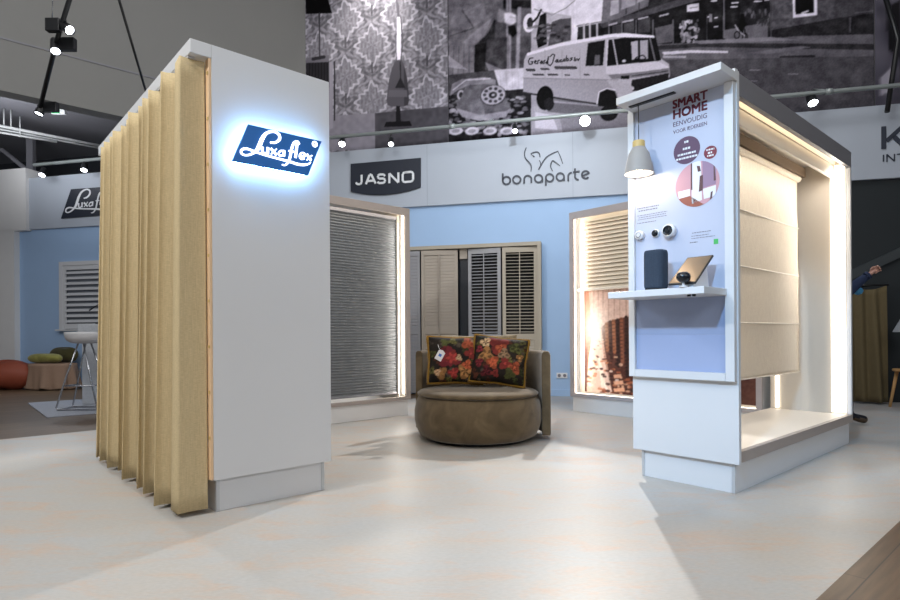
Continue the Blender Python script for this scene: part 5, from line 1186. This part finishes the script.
# person standing behind the right booth, one arm stretched out
def skin_mesh(name, verts, edges, radii, m, parent=None, sub=2):
    me = bpy.data.meshes.new(name); me.from_pydata([tuple(v) for v in verts], edges, [])
    o = bpy.data.objects.new(name, me); C.objects.link(o)
    o.modifiers.new('skin', 'SKIN'); 
    for i, sv in enumerate(me.skin_vertices[0].data): sv.radius = (radii[i], radii[i]) if not isinstance(radii[i], tuple) else radii[i]; sv.use_root = (i == 0)
    sb_ = o.modifiers.new('sub', 'SUBSURF'); sb_.levels = sub; sb_.render_levels = sub
    dg = bpy.context.evaluated_depsgraph_get(); ev = o.evaluated_get(dg); m2 = bpy.data.meshes.new_from_object(ev)
    bpy.data.objects.remove(o); bpy.data.meshes.remove(me); m2.name = name; m2.materials.clear(); m2.materials.append(m)
    m2.polygons.foreach_set('material_index', [0]*len(m2.polygons)); m2.polygons.foreach_set('use_smooth', [True]*len(m2.polygons))
    o = bpy.data.objects.new(name, m2); C.objects.link(o)
    if parent: o.parent = parent; m2.transform(root_inv(parent))
    return o
PY = 6.2; bx = fl(826, 424)[0]; by = PY
elb, wri, hnd = at(859, 282, PY-.08), at(869, 274.5, PY-.12), at(877.5, 268.5, PY-.14)
fx_, fy_ = fl(857, 424.5)
V = [(bx, by, .92), (bx, by, 1.10), (bx, by, 1.30), (bx, by, 1.42), (bx, by, 1.52), (bx, by-.01, 1.60), (bx, by-.01, 1.70), (bx+.17, by-.02, 1.41), tuple(elb), tuple(wri),
     (bx-.17, by, 1.40), (bx-.24, by+.02, 1.13), (bx-.22, by-.08, .90), (bx+.09, by, .88), (fx_-.10, fy_+.02, .48), (fx_-.06, fy_+.03, .09), (bx-.09, by, .88), (bx-.10, by-.02, .48), (bx-.10, by+.03, .09), (fx_+.10, fy_-.03, .045), (bx-.10, by-.12, .045)]
Ed = [(0, 1), (1, 2), (2, 3), (3, 4), (4, 5), (5, 6), (3, 7), (7, 8), (8, 9), (3, 10), (10, 11), (11, 12), (0, 13), (13, 14), (14, 15), (0, 16), (16, 17), (17, 18), (15, 19), (18, 20)]
Rd = [.15, .14, .16, .12, .058, .085, .09, .07, .052, .036, .065, .045, .032, .095, .06, .042, .095, .06, .042, .05, .04]
t = thing('person', 'person in dark blue clothes behind right booth stretching out an arm', 'person', (bx, by, 0))
body = skin_mesh('body', V, Ed, Rd, M['denim'], t)
# trousers, shoes, head skin get their own materials by height on the same body
me = body.data; me.materials.append(M['trouser']); me.materials.append(M['skin']); me.materials.append(M['shoe'])
mi = []
for p_ in me.polygons:
    z_ = p_.center.z; x_ = p_.center.x
    mi.append(3 if z_ < .075 else 1 if z_ < .93 and x_ > -.19 else 2 if z_ > 1.52 and x_ < .12 else 0)
me.polygons.foreach_set('material_index', mi)
dh = (hnd-wri).normalized(); sd_ = Vector((0, -1, 0)); upv = dh.cross(sd_).normalized()*-1
hv = [wri-dh*.02, wri+dh*.03, wri+dh*.075]; hr = [.028, (.036, .02), (.04, .022)]
skin_mesh('hand', hv, [(0, 1), (1, 2)], hr, M['skin'], t)
for k in range(4):
    off = upv*(.027-.018*k); b_ = wri+dh*.07+off; ln_ = [.038, .044, .042, .032][k]
    skin_mesh('finger', [b_-dh*.02, b_+dh*ln_*.5, b_+dh*ln_*.9+sd_*.018, b_+dh*ln_*.6+sd_*.036], [(0, 1), (1, 2), (2, 3)], [.0095, .009, .0085, .008], M['skin'], t)
b_ = wri+dh*.03+upv*.03; skin_mesh('thumb', [b_-upv*.015, b_+upv*.012+dh*.02+sd_*.01, b_+upv*.012+dh*.045+sd_*.026], [(0, 1), (1, 2)], [.012, .0105, .009], M['skin'], t)
mb = MB(); mb.tube([wri-dh*.035, wri-dh*.002], .043, 16); obj('cuff', mb, M['denim'], t)
mb = MB(); q = at(858, 291, PY-.02); mb.lathe([(0, -.045), (.035, -.03), (.05, 0), (.035, .03), (0, .045)], q, 16); obj('glove', mb, M['cyan'], t)
mb = MB(); hc = Vector((bx, by-.0, 1.69)); mb.lathe([(0, .125), (.06, .115), (.10, .06), (.107, 0), (.10, -.05), (.0, -.05)], hc+Vector((0, .02, 0)), 24, None, 1, 1.05); obj('hair', mb, M['hair'], t)
for s_ in (-.035, .035): obj('eye', MB().lathe([(0, -.012), (.012, 0), (0, .012)], hc+Vector((s_, -.088, -.01)), 10), M['night'], t)
mb = MB(); mb.tube([hc+Vector((0, -.09, .0)), hc+Vector((0, -.115, -.035)), hc+Vector((0, -.09, -.045))], [.008, .015, .008], 8); obj('nose', mb, M['skin'], t)

# ------------------------------------------------------------------ light
def spotL(name, pos, aim, e, size, blend=.4, rad=.06, col=(1, 1, 1)):
    l = bpy.data.lights.new(name, 'SPOT'); l.energy = e; l.spot_size = math.radians(size); l.spot_blend = blend; l.shadow_soft_size = rad; l.color = col
    o = bpy.data.objects.new(name, l); C.objects.link(o); o.location = pos; o.rotation_euler = (Vector(aim)-Vector(pos)).to_track_quat('-Z', 'Y').to_euler(); return o
def areaL(name, pos, aim, e, sx_, sy_, col=(1, 1, 1)):
    l = bpy.data.lights.new(name, 'AREA'); l.energy = e; l.shape = 'RECTANGLE'; l.size = sx_; l.size_y = sy_; l.color = col
    o = bpy.data.objects.new(name, l); C.objects.link(o); o.location = pos; o.rotation_euler = (Vector(aim)-Vector(pos)).to_track_quat('-Z', 'Y').to_euler(); return o
cool = (.86, .93, 1.0)
areaL('hall_light', (-1.5, 1.5, 8.0), (-1.5, 2.5, 0), 300, 9, 7, (1, .99, .97))
spotL('key_track', (-5.4, -.2, 5.6), (.3, 4.0, .3), 950, 75, .6, .12, (1, .985, .96))
for (c, d), e, sz in ((rs[2], 260, 75), (rs[3], 240, 75), (rs[4], 150, 75), (rs[5], 1000, 85), (rs[6], 110, 60)):
    p = c+d*.04; spotL('rail_spot', p, p+d, e, sz, .5, .05, (1, .98, .95))
for (c, d), e, sz in ((rs[0], 90, 70), (rs[1], 90, 70)):
    p = c+d*.04; spotL('rail_spot', p, p+d, e, sz, .5, .05, cool)
for (c, d), e, sz in ((ls[0], 260, 36), (ls[1], 160, 60), (ls[2], 110, 60)):
    p = c+d*.04; spotL('track_spot', p, p+d, e, sz, .5, .05, cool)
spotL('front_spot', (-1.8, -1.2, 4.6), abw(3.62, 1.83, 1.2), 1200, 24, .5, .1, (.32, .63, 1.0))
spotL('mural_spot', tuple(at(372, -70, 9.0)), onp(375, 20, WN, MUR), 150, 75, .9, .1, (1, .97, .9))
spotL('blue_wall_spot', (1.0, 6.6, 4.9), onp(500, 215, WN, WALL), 210, 100, .8, .2, cool)
l = bpy.data.lights.new('pendant_light', 'POINT'); l.energy = 3.8; l.color = (1, .85, .68); l.shadow_soft_size = .03
o = bpy.data.objects.new('pendant_light', l); C.objects.link(o); o.location = (LC.x, LC.y, zbm+.005)

areaL('front_fill', (3.2, -3.0, 4.8), (-1.2, 3.4, 1.4), 165, 3, 2, (1, .985, .96))  # added soft fill behind the camera, lifts the left booth panel
areaL('bulkhead_fill', (-2.5, .5, 6.2), (-4.5, 9, 5.6), 120, 2, 1, (1, 1, 1))  # added to brighten the grey bulkhead, no lamp hangs here
areaL('back_left_fill', (-7.6, 9.7, 4.3), (-7.2, 10.6, 5.3), 38, 2, .4, (.95, .97, 1))  # unseen upward fill put in for the left ceiling
areaL('mural_fill', (3.0, 5.5, 7.6), (2.6, 9.0, 5.2), 90, 4, .6, (.98, .98, 1))  # unseen fill that brightens the mural prints
areaL('left_fill', (-7.5, 6.5, 4.0), (-8, 11, 3.0), 36, 2, 1.5, (.95, .97, 1))  # extra fill for the left corner, not a fitting of the hall
def strip(pos, aim, e, ln, rot=None, col=(1, .91, .80)):
    o = areaL('strip_light', pos, aim, e, ln, .03, col); d = (Vector(aim)-Vector(pos)).normalized(); x = Vector(rot).normalized(); x = (x-d*x.dot(d)).normalized(); y = (-d).cross(x)
    o.rotation_euler = Matrix(((x.x, y.x, -d.x), (x.y, y.y, -d.y), (x.z, y.z, -d.z))).to_euler(); return o
ax_ = Vector((*A, 0)); bx_ = Vector((*B, 0)); zx_ = Vector((0, 0, 1))
strip(abw(4.9, RB0+.15, 2.39), abw(4.9, RB0+.50, 1.1), 9, 2.2, ax_)
strip(abw(RA1-.06, RB0+.06, 1.4), abw(4.7, SBX, 1.3), 11, 2.1, zx_)
strip(abw(3.2, 5.76, 2.47), abw(3.2, 5.85, 1.2), 1.5, 2.2, ax_)
strip(abw(4.31, 5.77, 1.3), abw(3.9, 5.85, 1.3), 9, 2.1, zx_)
strip(abw(6.14, 4.49, 1.4), abw(6.38, 4.0, 1.4), 6, 2.1, zx_)
w = bpy.data.worlds.new('hall'); w.use_nodes = True; C_ = bpy.context.scene; C_.world = w
w.node_tree.nodes['Background'].inputs['Color'].default_value = (.8, .86, .95, 1); w.node_tree.nodes['Background'].inputs['Strength'].default_value = .2

# ------------------------------------------------------------------ camera
cam = bpy.data.cameras.new('camera'); cam.sensor_width = 36; cam.lens = F/900*36; cam.shift_y = (H-300)/900; cam.clip_end = 100
co_ = bpy.data.objects.new('camera', cam); C.objects.link(co_); co_.location = (0, 0, 1)
co_.rotation_euler = (Matrix.Rotation(PI/2, 3, 'X') @ Matrix.Rotation(-R, 3, 'Z')).to_euler()
bpy.context.scene.camera = co_
vs = bpy.context.scene.view_settings; vs.view_transform = 'Standard'; vs.look = 'None'; vs.exposure = 0.; vs.gamma = 1; vs.use_curve_mapping = False
try:
    cy = bpy.context.scene.cycles; cy.use_denoising = True; cy.max_bounces = 8; cy.diffuse_bounces = 5; cy.sample_clamp_indirect = 6
except Exception: pass
